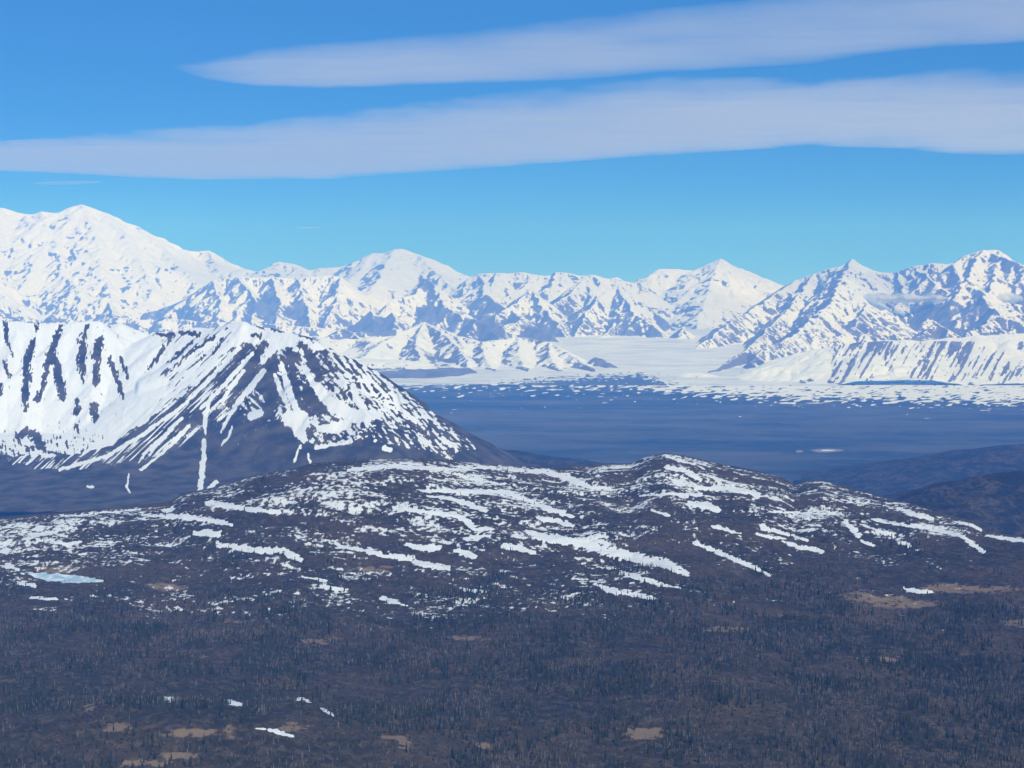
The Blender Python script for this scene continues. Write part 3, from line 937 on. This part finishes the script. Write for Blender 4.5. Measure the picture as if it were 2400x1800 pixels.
PATCH = [  # label, spine in photo pixels with half widths
    ('long snow band lying along the left half of the hill crest', [(815, 1102, 5), (880, 1095, 9), (930, 1092, 8), (1010, 1098, 7), (1095, 1101, 4)]),
    ('long snow band curving over the hill crest and down to the right', [(1060, 1093, 3), (1180, 1098, 6), (1290, 1108, 7), (1340, 1124, 9), (1385, 1143, 8), (1425, 1142, 3)]),
    ('wide upper snow band sweeping down right across the middle of the hill', [(985, 1150, 4), (1100, 1151, 8), (1190, 1153, 8), (1240, 1174, 8), (1290, 1194, 9), (1340, 1210, 5)]),
    ('thin snow strip under the wide upper band on the middle hill', [(1000, 1163, 3), (1060, 1168, 6), (1110, 1186, 9), (1140, 1197, 6)]),
    ('snow drift hooked downward at its right end in the middle of the hill', [(920, 1190, 5), (1000, 1200, 7), (1070, 1207, 8), (1095, 1222, 11), (1115, 1240, 8), (1155, 1240, 4)]),
    ('largest snowfield, a long broad tongue sloping down right with trees along its lower edge', [(1235, 1244, 6), (1268, 1258, 13), (1350, 1270, 12), (1420, 1291, 14), (1500, 1310, 14), (1560, 1322, 13), (1612, 1346, 6)]),
    ('ragged snow drift just above the largest snowfield', [(1262, 1213, 5), (1310, 1222, 8), (1344, 1233, 4)]),
    ('block shaped snow drift with a dark tree on its left end', [(955, 1276, 6), (985, 1283, 10), (1030, 1284, 8)]),
    ('bent snow drift ending in a bluish tip at mid hill', [(795, 1280, 5), (870, 1292, 9), (905, 1303, 7), (965, 1308, 8)]),
    ('broad snow drift above the straw bog at hill foot', [(970, 1318, 6), (1010, 1325, 9), (1052, 1333, 5)]),
    ('ragged rounded snow drift right of the block shaped drift', [(1065, 1291, 6), (1090, 1298, 10), (1115, 1306, 5)]),
    ('snow drift left of and below the largest snowfield head', [(1180, 1280, 6), (1220, 1285, 9), (1255, 1296, 5)]),
    ('small thick snow drift below the hooked drift', [(1092, 1263, 6), (1118, 1258, 8), (1145, 1255, 6)]),
    ('thin snow strip at the hill foot left of centre', [(712, 1352, 4), (765, 1361, 4)]),
    ('pointed snow drift below the thin strip at the hill foot', [(757, 1374, 8), (775, 1378, 6), (815, 1382, 2)]),
    ('slanting snow drift at the lowest snowy edge of the hill', [(893, 1402, 5), (915, 1408, 6), (955, 1419, 3)]),
    ('flat snow drift with small lumps low on the hill centre', [(1078, 1378, 3), (1110, 1385, 5), (1138, 1386, 4)]),
    ('lowest big snow tongue right of centre at the forest edge', [(1395, 1368, 3), (1428, 1382, 9), (1470, 1390, 8), (1535, 1403, 4)]),
    ('lumpy snow strip between the largest snowfield and the lowest tongue', [(1455, 1343, 6), (1500, 1354, 7), (1550, 1370, 6), (1592, 1378, 3)]),
    ('long straight snow strip running diagonally down the right hillside', [(1630, 1273, 5), (1690, 1297, 7), (1740, 1318, 5), (1775, 1332, 5), (1803, 1348, 5)]),
    ('snow band ending in a round curl below the hill knob', [(1630, 1143, 8), (1700, 1145, 8), (1755, 1152, 8), (1778, 1160, 8), (1768, 1170, 5)]),
    ('straight thin snow line left of the round curl', [(1500, 1161, 3), (1580, 1157, 4), (1642, 1159, 6)]),
    ('snowfield on the face of the hill knob', [(1562, 1096, 6), (1605, 1102, 9), (1635, 1120, 7), (1645, 1128, 3)]),
    ('thin snow strip on the very top of the hill knob', [(1553, 1069, 2), (1590, 1078, 4), (1626, 1087, 3)]),
    ('blunt snow drift below the straight thin snow line', [(1615, 1180, 7), (1660, 1184, 9), (1680, 1196, 9)]),
    ('snow strip above the long straight diagonal strip', [(1670, 1233, 5), (1700, 1241, 6), (1735, 1249, 3)]),
    ('teardrop snow drift on the right hillside', [(1775, 1251, 4), (1805, 1258, 6), (1842, 1264, 3)]),
    ('snow drift below the teardrop drift, pointing right', [(1832, 1269, 3), (1875, 1281, 7), (1930, 1293, 4)]),
    ('sawtooth snow strip above the teardrop drift', [(1788, 1236, 7), (1850, 1253, 4), (1892, 1267, 4)]),
    ('short slanting snow strip under the hill knob', [(1528, 1195, 4), (1568, 1209, 4)]),
    ('dead straight level snow line right of the round curl', [(1803, 1199, 3), (1900, 1203, 3), (1960, 1205, 3)]),
    ('longest right shoulder snow strip bending down at its end', [(2045, 1217, 3), (2100, 1228, 5), (2180, 1238, 6), (2248, 1254, 6), (2278, 1274, 6), (2304, 1293, 5)]),
    ('lumpy snow drift above the right shoulder strip', [(2100, 1189, 3), (2130, 1202, 7), (2160, 1210, 8), (2188, 1216, 4)]),
    ('curved snow sliver highest above the end of the right shoulder strip', [(2243, 1223, 3), (2275, 1231, 4), (2300, 1243, 3)]),
    ('upright snow gully on the right shoulder', [(1981, 1221, 8), (1998, 1240, 8), (2016, 1258, 7)]),
    ('snow strip between the upright gully and the right shoulder strip', [(2016, 1228, 3), (2055, 1243, 4), (2085, 1252, 7), (2100, 1258, 3)]),
    ('short snow drift at the foot of the upright gully', [(2018, 1267, 3), (2045, 1278, 5)]),
    ('level snow strip at the right edge under the dark wooded hill', [(2313, 1255, 3), (2360, 1262, 5), (2420, 1270, 6)]),
    ('snow drift with a hanging tail on the right shoulder', [(2103, 1269, 4), (2130, 1277, 6), (2126, 1284, 3)]),
    ('snow drift beside the right hand straw bog', [(2120, 1379, 3), (2150, 1386, 6), (2185, 1388, 3)]),
    ('thin sloping snow line along the left crest', [(212, 1202, 3), (260, 1201, 4), (328, 1193, 2)]),
    ('short thin snow line at the far left crest', [(148, 1207, 2), (203, 1206, 3)]),
    ('wide snow band below the left crest drooping at its right end', [(330, 1207, 3), (400, 1210, 7), (460, 1214, 7), (520, 1224, 8), (540, 1230, 5)]),
    ('mottled snow drift under the drooping left band', [(458, 1250, 6), (485, 1250, 11), (512, 1252, 8)]),
    ('fan shaped snow drift at the far left of the hill', [(60, 1264, 5), (82, 1258, 9), (102, 1248, 4)]),
    ('zigzag snow drift right of the fan shaped drift', [(120, 1269, 5), (158, 1276, 6), (188, 1270, 4)]),
    ('small triangular snow drift on the left crest above the drooping band', [(383, 1197, 6), (405, 1194, 6)]),
    ('large tapering snow band on the left shoulder under the dark slope', [(488, 1177, 8), (540, 1187, 8), (600, 1195, 7), (655, 1201, 5)]),
    ('scalloped snow drift at mid left hill', [(512, 1278, 8), (545, 1280, 7), (590, 1290, 9), (662, 1290, 8)]),
    ('bluish shaded snow drift right of the scalloped drift', [(672, 1296, 9), (705, 1312, 7)]),
    ('thin snow strip at the left forest edge below the frozen pond', [(72, 1401, 3), (130, 1404, 4)]),
    ('snow drift left of the frozen pond at the photo edge', [(6, 1328, 4), (22, 1325, 7), (42, 1335, 4)]),
    ('snow drift just under the frozen pond at its left', [(44, 1367, 5), (82, 1372, 5)]),
    ('biggest snow scrap on the low knoll in the forest', [(528, 1642, 4), (552, 1650, 7), (570, 1653, 4)]),
    ('round snow scrap at the left end of the low knoll', [(388, 1637, 5), (405, 1638, 6)]),
    ('upper right snow scrap beside the low knoll', [(698, 1638, 4), (724, 1643, 3)]),
    ('slanting snow scrap right of the low knoll', [(754, 1662, 3), (782, 1678, 4)]),
    ('long snow scrap at the lower side of the low knoll', [(600, 1706, 3), (640, 1711, 5), (682, 1724, 4)]),
]
wx = 5 * fbm(X / 34, Y / 60, 3, 231); wy = 3.0 * fbm(X / 34, Y / 60, 3, 232) + 1.2 * n_c
fields = [strokes([[(a, b, c * 0.85) for a, b, c in p]], wx, wy) + 1.0 * n_c + 0.3 * n_a for _, p in PATCH]
POND = [(66, 1344, 2), (105, 1352, 8), (150, 1356, 10), (195, 1358, 8), (240, 1362, 3)]
fpond = strokes([POND], wx * 1.6, wy) + 0.35 * n_c
allp = np.max(np.stack(fields), 0)
sn = np.where(fpond > -0.3, -1, sn)
V = np.stack([X, Y, Z], -1).reshape(-1, 3)
Q = grid_quads(*X.shape)
tag(mesh_np('hillside', V, Q, M_TUNDRA, {'snow': sn, 'straw': straw}), 'dark brown tundra hill and forest plain dotted with snow', None, None, 'structure')
def largest(m_):
    lab = np.zeros(m_.shape, np.int32); best, bn, cur = 0, 0, 0
    for r0, c0 in zip(*np.nonzero(m_)):
        if lab[r0, c0]: continue
        cur += 1; st = [(r0, c0)]; lab[r0, c0] = cur; n = 0
        while st:
            a, b = st.pop(); n += 1
            for p_, q_ in ((a + 1, b), (a - 1, b), (a, b + 1), (a, b - 1)):
                if 0 <= p_ < m_.shape[0] and 0 <= q_ < m_.shape[1] and m_[p_, q_] and not lab[p_, q_]:
                    lab[p_, q_] = cur; st.append((p_, q_))
        if n > bn: best, bn = cur, n
    return lab == best if best else m_


vis = (Y < Dc + 260)
for (lab, _), f in zip(PATCH, fields):
    f = np.where(vis, f, -6)
    keep = (f.ravel()[Q] > -0.9).any(1) & (f.ravel()[Q] > -5).all(1)
    keep = largest(keep.reshape(len(Ds) - 1, len(us) - 1)).ravel()
    if not (f > 0).any():
        continue
    Zs = Z + np.clip(f * 2.2, -3.0, 1.3)
    o = sub_mesh('snow_patch', np.stack([X, Y, Zs], -1).reshape(-1, 3), Q, keep, M_SNOW, {})
    tag(o, lab, 'snow patch', 'snow patches on the hill')
keep = (fpond.ravel()[Q] > -0.9).any(1) & (fpond.ravel()[Q] > -5).all(1)
o = sub_mesh('frozen_pond', np.stack([X, Y, Z + np.clip(fpond * 1.5, -3, 0.5)], -1).reshape(-1, 3), Q, keep, M_ICE, {})
tag(o, 'pale blue frozen pond at the left of the hill foot', None, None, 'structure')

# ------------------------------------------------------------------ trees
def raw_mesh(name, V, Fc, mat):
    me = bpy.data.meshes.new(name)
    me.from_pydata([tuple(v) for v in V], [], [tuple(f) for f in Fc])
    me.materials.append(mat)
    return me


def spruce_crown(seed, h=1.0, wid=0.13):
    """tiers of drooping ragged boughs round a narrow spire, height 1"""
    r = random.Random(seed)
    V, Fc = [], []
    tiers = 7
    for k in range(tiers):
        f = k / tiers
        z0 = 0.10 + 0.86 * f
        z1 = z0 + 0.26 * (1 - 0.45 * f)
        R = wid * (1 - f) ** 0.8 * r.uniform(0.8, 1.15) + 0.012
        n = 6
        top = len(V)
        V.append((r.uniform(-.01, .01), r.uniform(-.01, .01), min(z1, 1.0)))
        a0 = r.uniform(0, 6.28)
        for j in range(n):
            a = a0 + j * 2 * math.pi / n
            rr_ = R * r.uniform(0.45, 1.35)
            V.append((rr_ * math.cos(a), rr_ * math.sin(a), z0 - R * r.uniform(0.1, 0.7)))
        for j in range(n):
            if r.random() < 0.88:
                Fc.append((top, top + 1 + j, top + 1 + (j + 1) % n))
    return V, Fc


def trunk(h, r0, sides=5):
    V, Fc = [], []
    for k, (z, r) in enumerate(((0, r0), (h * 0.5, r0 * 0.7), (h, r0 * 0.15))):
        for j in range(sides):
            a = j * 2 * math.pi / sides
            V.append((r * math.cos(a), r * math.sin(a), z))
    for k in range(2):
        for j in range(sides):
            Fc.append((k * sides + j, k * sides + (j + 1) % sides, (k + 1) * sides + (j + 1) % sides, (k + 1) * sides + j))
    return V, Fc


def twig_crown(seed, n=34, wid=0.22, low=0.25):
    """bare deciduous crown: thin three-sided twigs fanning up from the stem, height 1"""
    r = random.Random(seed)
    V, Fc = [], []
    for k in range(n):
        z = low + (0.9 - low) * r.random() ** 0.8
        a = r.uniform(0, 6.28)
        ln = r.uniform(0.5, 1.0) * wid * (1.25 - z)
        dx, dy = math.cos(a), math.sin(a)
        zt = min(1.0, z + ln * r.uniform(0.8, 1.8))
        w = 0.016
        b = len(V)
        V += [(-dy * w, dx * w, z), (dy * w, -dx * w, z), (0, 0, z + w * 2.5), (dx * ln, dy * ln, zt)]
        Fc += [(b, b + 1, b + 3), (b + 1, b + 2, b + 3), (b + 2, b, b + 3)]
    return V, Fc


def scrub_clump(seed):
    r = random.Random(seed)
    V, Fc = [], []
    for k in range(26):
        a = r.uniform(0, 6.28); q = r.uniform(0.0, 0.55)
        x, y = q * math.cos(a), q * math.sin(a)
        ln = r.uniform(0.5, 1.0)
        b = len(V); w = r.uniform(0.05, 0.11); t = r.uniform(0, 3.14)
        tx, ty = math.cos(t) * w, math.sin(t) * w
        V += [(x - tx, y - ty, 0), (x + tx, y + ty, 0.0), (x * 1.7 + tx * 1.6, y * 1.7 + ty * 1.6, ln * 0.7), (x * 1.8, y * 1.8, ln)]
        Fc += [(b, b + 1, b + 2), (b, b + 2, b + 3)]
    return V, Fc


CROWN = [raw_mesh('crown', *spruce_crown(k, wid=w), M_SPRUCE) for k, w in ((1, 0.12), (2, 0.15), (3, 0.10), (4, 0.17))]
TRUNK = raw_mesh('trunk', *trunk(0.95, 0.014), M_BARK)
TWIGS = [raw_mesh('crown', *twig_crown(k), M_TWIG) for k in (11, 12, 13)]
BTRUNK = raw_mesh('trunk', *trunk(0.9, 0.016), M_TWIG)
SCRUB = [raw_mesh('scrub', *scrub_clump(k), M_SCRUB) for k in (21, 22)]


def hz(x, y):
    return near_h(np.asarray(x, float), np.asarray(y, float))


ND = 150000
u = rng.uniform(-0.40, 0.40, ND)
D = np.sqrt(rng.uniform(2150 ** 2, 5750 ** 2, ND))
x = u * D; y = D
dc = crest_D(u)
ok = y < dc + 40
x, y, u = x[ok], y[ok], u[ok]
z = hz(x, y)
px, py = project(x, y, z)
dens = 0.46 + 1.3 * fbm(x / 230, y / 260, 4, 301) + 0.45 * fbm(x / 50, y / 60, 2, 302)
hh = np.clip((y - 3700) / (crest_D(u) - 3700), 0, 1)
dens = dens - 1.05 * sstep(0.0, 0.45, hh) + 0.35 * sstep(1700, 2000, px) * sstep(0.75, 0.3, hh)
dens = dens - 0.45 * np.exp(-(((px - 450) / 330) ** 2 + ((py - 1690) / 65) ** 2))
# keep clear of straw bogs, snow fields, the pond
fi = np.clip(np.searchsorted(Ds, y), 0, len(Ds) - 1)
ci = np.clip(np.searchsorted(us, u), 0, len(us) - 1)
dens = np.where(straw[fi, ci] > 0.12, dens - 0.75, dens)
dens = np.where((allp[fi, ci] > 0.1) | (fpond[fi, ci] > -0.1), dens - 2.0, dens)
keep = rng.random(len(x)) < np.clip(dens, 0.006, 1.0)
tx, ty, tz = x[keep], y[keep], z[keep]
tpx, tpy = px[keep], py[keep]
nT = len(tx)
kind = np.where(rng.random(nT) < np.clip(0.5 + 1.1 * fbm(tx / 150, ty / 180, 3, 311), 0.06, 0.95), 0, 1)   # 0 spruce, 1 bare birch
hgt = np.where(kind == 0, rng.normal(12.5, 4.8, nT), rng.normal(9.5, 3.2, nT)).clip(3.5, 26)
rotz = rng.uniform(0, 6.28, nT)
infr = (tpx > 4) & (tpx < 2396) & (tpy - hgt * F / ty < 1792) & (tpy > 40)
sizepx = hgt / ty
pick = []
for kd, cnt in ((0, 290), (1, 200)):
    c = np.where((kind == kd) & infr)[0]
    pick.append(c[np.argsort(-sizepx[c])][:cnt])


def side_word(p):
    return ('at the bottom left corner', 'below the low knoll', 'at the bottom middle', 'right of the bottom middle', 'at the bottom right')[min(4, int(p // 480))]


first = {}
for kd, idxs in enumerate(pick):
    for n_, i in enumerate(idxs):
        e = bpy.data.objects.new('spruce_tree' if kd == 0 else 'bare_birch', None)
        C.objects.link(e)
        e.empty_display_size = 2
        e.location = (tx[i], ty[i], tz[i] - 0.15)
        e.rotation_euler = (0, 0, rotz[i])
        e.scale = (hgt[i],) * 3
        w = side_word(tpx[i])
        if kd == 0:
            tag(e, 'dark narrow spruce in the nearest forest ' + w, 'tree', 'spruces in the nearest forest ' + w)
        else:
            tag(e, 'grey leafless birch in the nearest forest ' + w, 'tree', 'leafless birches in the nearest forest ' + w)
        ms = (TRUNK, CROWN[n_ % 4]) if kd == 0 else (BTRUNK, TWIGS[n_ % 3])
        for me in ms:
            c = bpy.data.objects.new(me.name.split('.')[0], me)
            C.objects.link(c)
            c.parent = e
            first.setdefault(me, c)


def scatter(name, label, px_, py_, pz_, sc_, rot_, sources):
    """many copies of the source meshes on points, as one stuff object"""
    me = bpy.data.meshes.new(name)
    me.vertices.add(len(px_))
    me.vertices.foreach_set('co', np.stack([px_, py_, pz_], -1).astype(np.float32).ravel())
    for n_, a in (('size', sc_), ('turn', rot_)):
        me.attributes.new(n_, 'FLOAT', 'POINT').data.foreach_set('value', a.astype(np.float32))
    o = bpy.data.objects.new(name, me)
    C.objects.link(o)
    g = bpy.data.node_groups.new(name, 'GeometryNodeTree')
    g.interface.new_socket('Geometry', in_out='INPUT', socket_type='NodeSocketGeometry')
    g.interface.new_socket('Geometry', in_out='OUTPUT', socket_type='NodeSocketGeometry')
    N = g.nodes.new
    gi, go = N('NodeGroupInput'), N('NodeGroupOutput')
    iop = N('GeometryNodeInstanceOnPoints')
    gg = N('GeometryNodeGeometryToInstance')
    for s_ in sources:
        oi = N('GeometryNodeObjectInfo')
        oi.inputs['Object'].default_value = s_
        oi.transform_space = 'ORIGINAL'
        g.links.new(oi.outputs['Geometry'], gg.inputs[0])
    iop.inputs['Pick Instance'].default_value = True
    rv = N('FunctionNodeRandomValue'); rv.data_type = 'INT'
    [s_ for s_ in rv.inputs if s_.name == 'Min' and s_.type == 'INT'][0].default_value = 0
    [s_ for s_ in rv.inputs if s_.name == 'Max' and s_.type == 'INT'][0].default_value = len(sources) - 1
    a1 = N('GeometryNodeInputNamedAttribute'); a1.data_type = 'FLOAT'; a1.inputs[0].default_value = 'size'
    a2 = N('GeometryNodeInputNamedAttribute'); a2.data_type = 'FLOAT'; a2.inputs[0].default_value = 'turn'
    cx = N('ShaderNodeCombineXYZ')
    g.links.new(a2.outputs['Attribute'], cx.inputs[2])
    er = N('FunctionNodeEulerToRotation')
    g.links.new(cx.outputs[0], er.inputs[0])
    g.links.new(gi.outputs[0], iop.inputs['Points'])
    g.links.new(gg.outputs[0], iop.inputs['Instance'])
    g.links.new([s_ for s_ in rv.outputs if s_.type == 'INT'][0], iop.inputs['Instance Index'])
    g.links.new(er.outputs[0], iop.inputs['Rotation'])
    g.links.new(a1.outputs['Attribute'], iop.inputs['Scale'])
    g.links.new(iop.outputs[0], go.inputs[0])
    md = o.modifiers.new('scatter', 'NODES')
    md.node_group = g
    tag(o, label, None, None, 'stuff')
    return o


rest = np.ones(nT, bool)
for p_ in pick: rest[p_] = False
for kd, nm, lb, srcs in ((0, 'spruce_forest', 'dark spruce forest covering the plain and hill foot', [first[m_] for m_ in CROWN]),
                         (1, 'birch_forest', 'grey leafless birch woodland mixed through the spruce forest', [first[m_] for m_ in TWIGS])):
    s_ = rest & (kind == kd)
    scatter(nm, lb, tx[s_], ty[s_], tz[s_] - 0.15, hgt[s_], rotz[s_], srcs)

# low alder scrub between the trees and over the hill
nS = 60000
u = rng.uniform(-0.40, 0.40, nS)
D = np.sqrt(rng.uniform(2150 ** 2, 5000 ** 2, nS))
x = u * D; y = D
z = hz(x, y)
fi = np.clip(np.searchsorted(Ds, y), 0, len(Ds) - 1)
ci = np.clip(np.searchsorted(us, u), 0, len(us) - 1)
ok = (allp[fi, ci] < 0) & (fpond[fi, ci] < -0.1) & (straw[fi, ci] < 0.15) & (sn[fi, ci] < -0.05) & (y < crest_D(u) - 60)
ok &= rng.random(nS) < 0.6 + 0.5 * fbm(x / 90, y / 90, 2, 331)
x, y, z = x[ok], y[ok], z[ok]
scrub_src = []
for k, me in enumerate(SCRUB):
    q = bpy.data.objects.new('alder_bush', me)
    C.objects.link(q)
    i = int(np.argmin(np.hypot(x - (-250 + 500 * k), y - 2600)))
    q.location = (x[i], y[i], z[i] - 0.1)
    q.scale = (3, 3, 2.6)
    tag(q, ('low brown leafless bush in the nearest forest left of the bottom middle', 'low brown leafless bush in the nearest forest right of the bottom middle')[k], 'bush', 'alder bushes')
    scrub_src.append(q)
scatter('alder_scrub', 'brown leafless alder scrub filling gaps between trees', x, y, z - 0.1, rng.uniform(1.5, 3.4, len(x)), rng.uniform(0, 6.28, len(x)), scrub_src)

# ------------------------------------------------------------------ clouds
def mat_cloud(name, den, col=(0.96, 0.97, 1.0)):
    m, nt, out = new_mat(name)
    p = nt.nodes.new('ShaderNodeVolumePrincipled')
    p.inputs['Color'].default_value = (*col, 1)
    p.inputs['Absorption Color'].default_value = (0, 0, 0, 1)
    p.inputs['Density'].default_value = den
    p.inputs['Anisotropy'].default_value = 0.0
    nt.links.new(p.outputs[0], out.inputs['Volume'])
    return m


def cloud_sheet(name, label, top, bot, zc, thick, mat, seed, nx=260, ny=60):
    """lens of cloud lying level at height zc: far edge from pixel line bot, near edge from pixel line top"""
    top = np.array(top, float); bot = np.array(bot, float)
    x0 = max(top[0, 0], bot[0, 0]); x1 = min(top[-1, 0], bot[-1, 0])
    pxs = np.linspace(x0, x1, nx)
    yt = np.interp(pxs, top[:, 0], top[:, 1]); yb = np.interp(pxs, bot[:, 0], bot[:, 1])
    v = np.linspace(0, 1, ny)
    PXg = np.repeat(pxs[None, :], ny, 0)
    ut, et = ray(pxs, yt); ub, eb = ray(pxs, yb)
    Dn = (zc - CAMZ) / et; Df = (zc - CAMZ) / eb
    Dg = Dn[None, :] + (Df - Dn)[None, :] * v[:, None]
    ug = ut[None, :] + (ub - ut)[None, :] * v[:, None]
    Xg = ug * Dg; Yg = Dg
    s = (pxs - x0) / (x1 - x0)
    endf = np.minimum(np.minimum(s / 0.10, 1), np.minimum((1 - s) / 0.05, 1))
    prof = np.minimum(np.minimum(v / 0.38, 1), np.minimum((1 - v) / 0.2, 1))[:, None] * endf[None, :]
    prof = np.clip(prof + 0.35 * prof ** 0.4 * (1 - prof) * fbm(Xg / 2600, Yg / 5200, 5, seed + 5, 0.6), 0, 1)
    body = 0.72 + 0.40 * fbm(Xg / 16000, Yg / 9000, 4, seed) + 0.30 * fbm(Xg / 5200, Yg / 2600, 4, seed + 1)
    rag = 0.35 * fbm(Xg / 3500, Yg / 9000, 4, seed + 2) * (1 - prof)
    t = np.clip(prof * body + rag * prof ** 0.3 * 0.6, 0.0, None) * thick * 0.5
    t = t * (prof > 0)
    Vt = np.stack([Xg, Yg, zc + t], -1).reshape(-1, 3)
    Vb = np.stack([Xg, Yg, zc - t * 0.8], -1).reshape(-1, 3)
    n = ny * nx
    q = grid_quads(ny, nx)
    edge = []
    idx = np.arange(n).reshape(ny, nx)
    loop = np.concatenate([idx[0, :-1], idx[:-1, -1], idx[-1, :0:-1], idx[:0:-1, 0]])
    nxt = np.roll(loop, -1)
    eq = np.stack([loop, loop + n, nxt + n, nxt], -1)
    # keep the rim closed with a sliver of thickness
    Vt[:, 2] += 0.5; Vb[:, 2] -= 0.5
    o = mesh_np(name, np.concatenate([Vt, Vb]), np.concatenate([q, q[:, ::-1] + n, eq]), mat)
    tag(o, label, 'cloud', None)
    return o


M_CLOUD = mat_cloud('altostratus', 0.00072, (0.79, 0.81, 0.82))
cloud_sheet('cloud', 'lower of the two long grey white cloud bands, reaching the left edge',
            [(-300, 350), (0, 330), (300, 303), (600, 284), (900, 246), (1200, 212), (1560, 178), (1900, 180), (2400, 148), (2700, 130)],
            [(-300, 392), (0, 402), (220, 412), (450, 422), (780, 420), (1080, 398), (1500, 368), (1900, 343), (2070, 348), (2250, 362), (2400, 365), (2700, 372)],
            9000, 560, M_CLOUD, 401)
cloud_sheet('cloud', 'upper grey cloud band rising from a point towards the top right corner',
            [(400, 152), (480, 138), (600, 113), (850, 92), (1130, 66), (1400, 32), (1700, 4), (2050, -28), (2400, -60), (2700, -90)],
            [(400, 158), (480, 188), (600, 202), (760, 208), (1000, 199), (1350, 188), (1600, 168), (1900, 150), (2200, 112), (2400, 100), (2700, 80)],
            9600, 420, M_CLOUD, 411)
cloud_sheet('cloud', 'tiny thin cloud wisp under the left end of the lower cloud band',
            [(70, 428), (120, 424), (180, 423), (240, 424)], [(70, 431), (120, 434), (180, 433), (240, 428)], 9000, 90, M_CLOUD, 421, 60, 16)

m, nt, out = new_mat('low_stratus')
T = NT(nt)
n1 = T.noise(0.0009, 4, 0.6)
dif = T.n('ShaderNodeBsdfDiffuse'); dif.inputs[0].default_value = (0.72, 0.75, 0.78, 1)
trl = T.n('ShaderNodeBsdfTranslucent'); trl.inputs[0].default_value = (0.72, 0.75, 0.78, 1)
trn = T.n('ShaderNodeBsdfTransparent')
mx = T.n('ShaderNodeMixShader'); mx.inputs[0].default_value = 0.4
T.l(dif.outputs[0], mx.inputs[1]); T.l(trl.outputs[0], mx.inputs[2])
m2 = T.n('ShaderNodeMixShader')
T.l(T.math('MULTIPLY', T.step(T.math('ADD', T.attr('soft'), T.math('MULTIPLY', T.math('SUBTRACT', n1, 0.5), 0.6)), 0.05, 0.9), 0.8), m2.inputs[0])
T.l(trn.outputs[0], m2.inputs[1]); T.l(mx.outputs[0], m2.inputs[2]); T.l(m2.outputs[0], out.inputs[0])
M_LOW = m


def low_cloud(label, x0, x1, yc, hh, D, seed):
    n, k = 90, 22
    t = np.linspace(-1, 1, n); a = np.linspace(0, 2 * math.pi, k, endpoint=False)
    cen = world(x0 + (x1 - x0) * (t + 1) / 2, np.full(n, float(yc)), D)
    env = np.sqrt(np.clip(1 - t ** 2, 0, 1)) + 0.001
    rz = hh / F * D * env * (0.8 + 0.35 * fbm(t * 4, t * 0 + seed, 3, seed))
    ry = rz * 5
    Xc = np.repeat(cen[:, None, 0], k, 1)
    Yc = cen[:, None, 1] + ry[:, None] * np.cos(a)[None]
    Zc = cen[:, None, 2] + rz[:, None] * np.sin(a)[None] * (1 + 0.25 * fbm(t[:, None] * 14 + 0 * a[None], a[None] + 0 * t[:, None], 2, seed + 1))
    soft = np.repeat(np.clip(env * 1.3, 0, 1)[:, None], k, 1) * (1 - 0.75 * np.abs(np.sin(a))[None] ** 2)
    i = np.arange(n - 1)[:, None] * k; j = np.arange(k)[None]
    q = np.stack([i + j, i + (j + 1) % k, i + k + (j + 1) % k, i + k + j], -1).reshape(-1, 4)
    tag(mesh_np('low_cloud', np.stack([Xc, Yc, Zc], -1).reshape(-1, 3), q, M_LOW, {'soft': soft}), label, 'cloud', 'low clouds before the long range')


low_cloud('flat grey cloud bank hanging before the middle of the long range', 1960, 2240, 700, 15, 44500, 3)
low_cloud('flat grey cloud bank at the right edge before the long range', 2255, 2480, 702, 18, 44500, 8)

cloud_sheet('cloud', 'faint tiny cloud wisp in clear sky above the saddle right of the massif',
            [(692, 533), (715, 531), (755, 532)], [(692, 535), (715, 536), (755, 534)], 9000, 60, M_CLOUD, 431, 40, 12)

# ------------------------------------------------------------------ haze: the blue air between here and the range
m, nt, out = new_mat('haze_air')
p = nt.nodes.new('ShaderNodeVolumePrincipled')
p.inputs['Color'].default_value = (*HAZE_COL, 1)
p.inputs['Absorption Color'].default_value = (1, 1, 1, 1)
p.inputs['Density'].default_value = HAZE_DEN
p.inputs['Anisotropy'].default_value = HAZE_G
nt.links.new(p.outputs[0], out.inputs['Volume'])
b0, b1 = np.array([-56000., -6000., -480.]), np.array([56000., 85000., 5900.])
Vb = np.array([[(b0, b1)[i][0], (b0, b1)[j][1], (b0, b1)[k][2]] for i in (0, 1) for j in (0, 1) for k in (0, 1)])
Fq = np.array([[0, 1, 3, 2], [4, 6, 7, 5], [0, 4, 5, 1], [2, 3, 7, 6], [0, 2, 6, 4], [1, 5, 7, 3]])
tag(mesh_np('haze', Vb, Fq, m, smooth=False), 'thin blue haze filling the air over the valley', None, None, 'stuff')
print("trees", nT, "scrub", len(x))
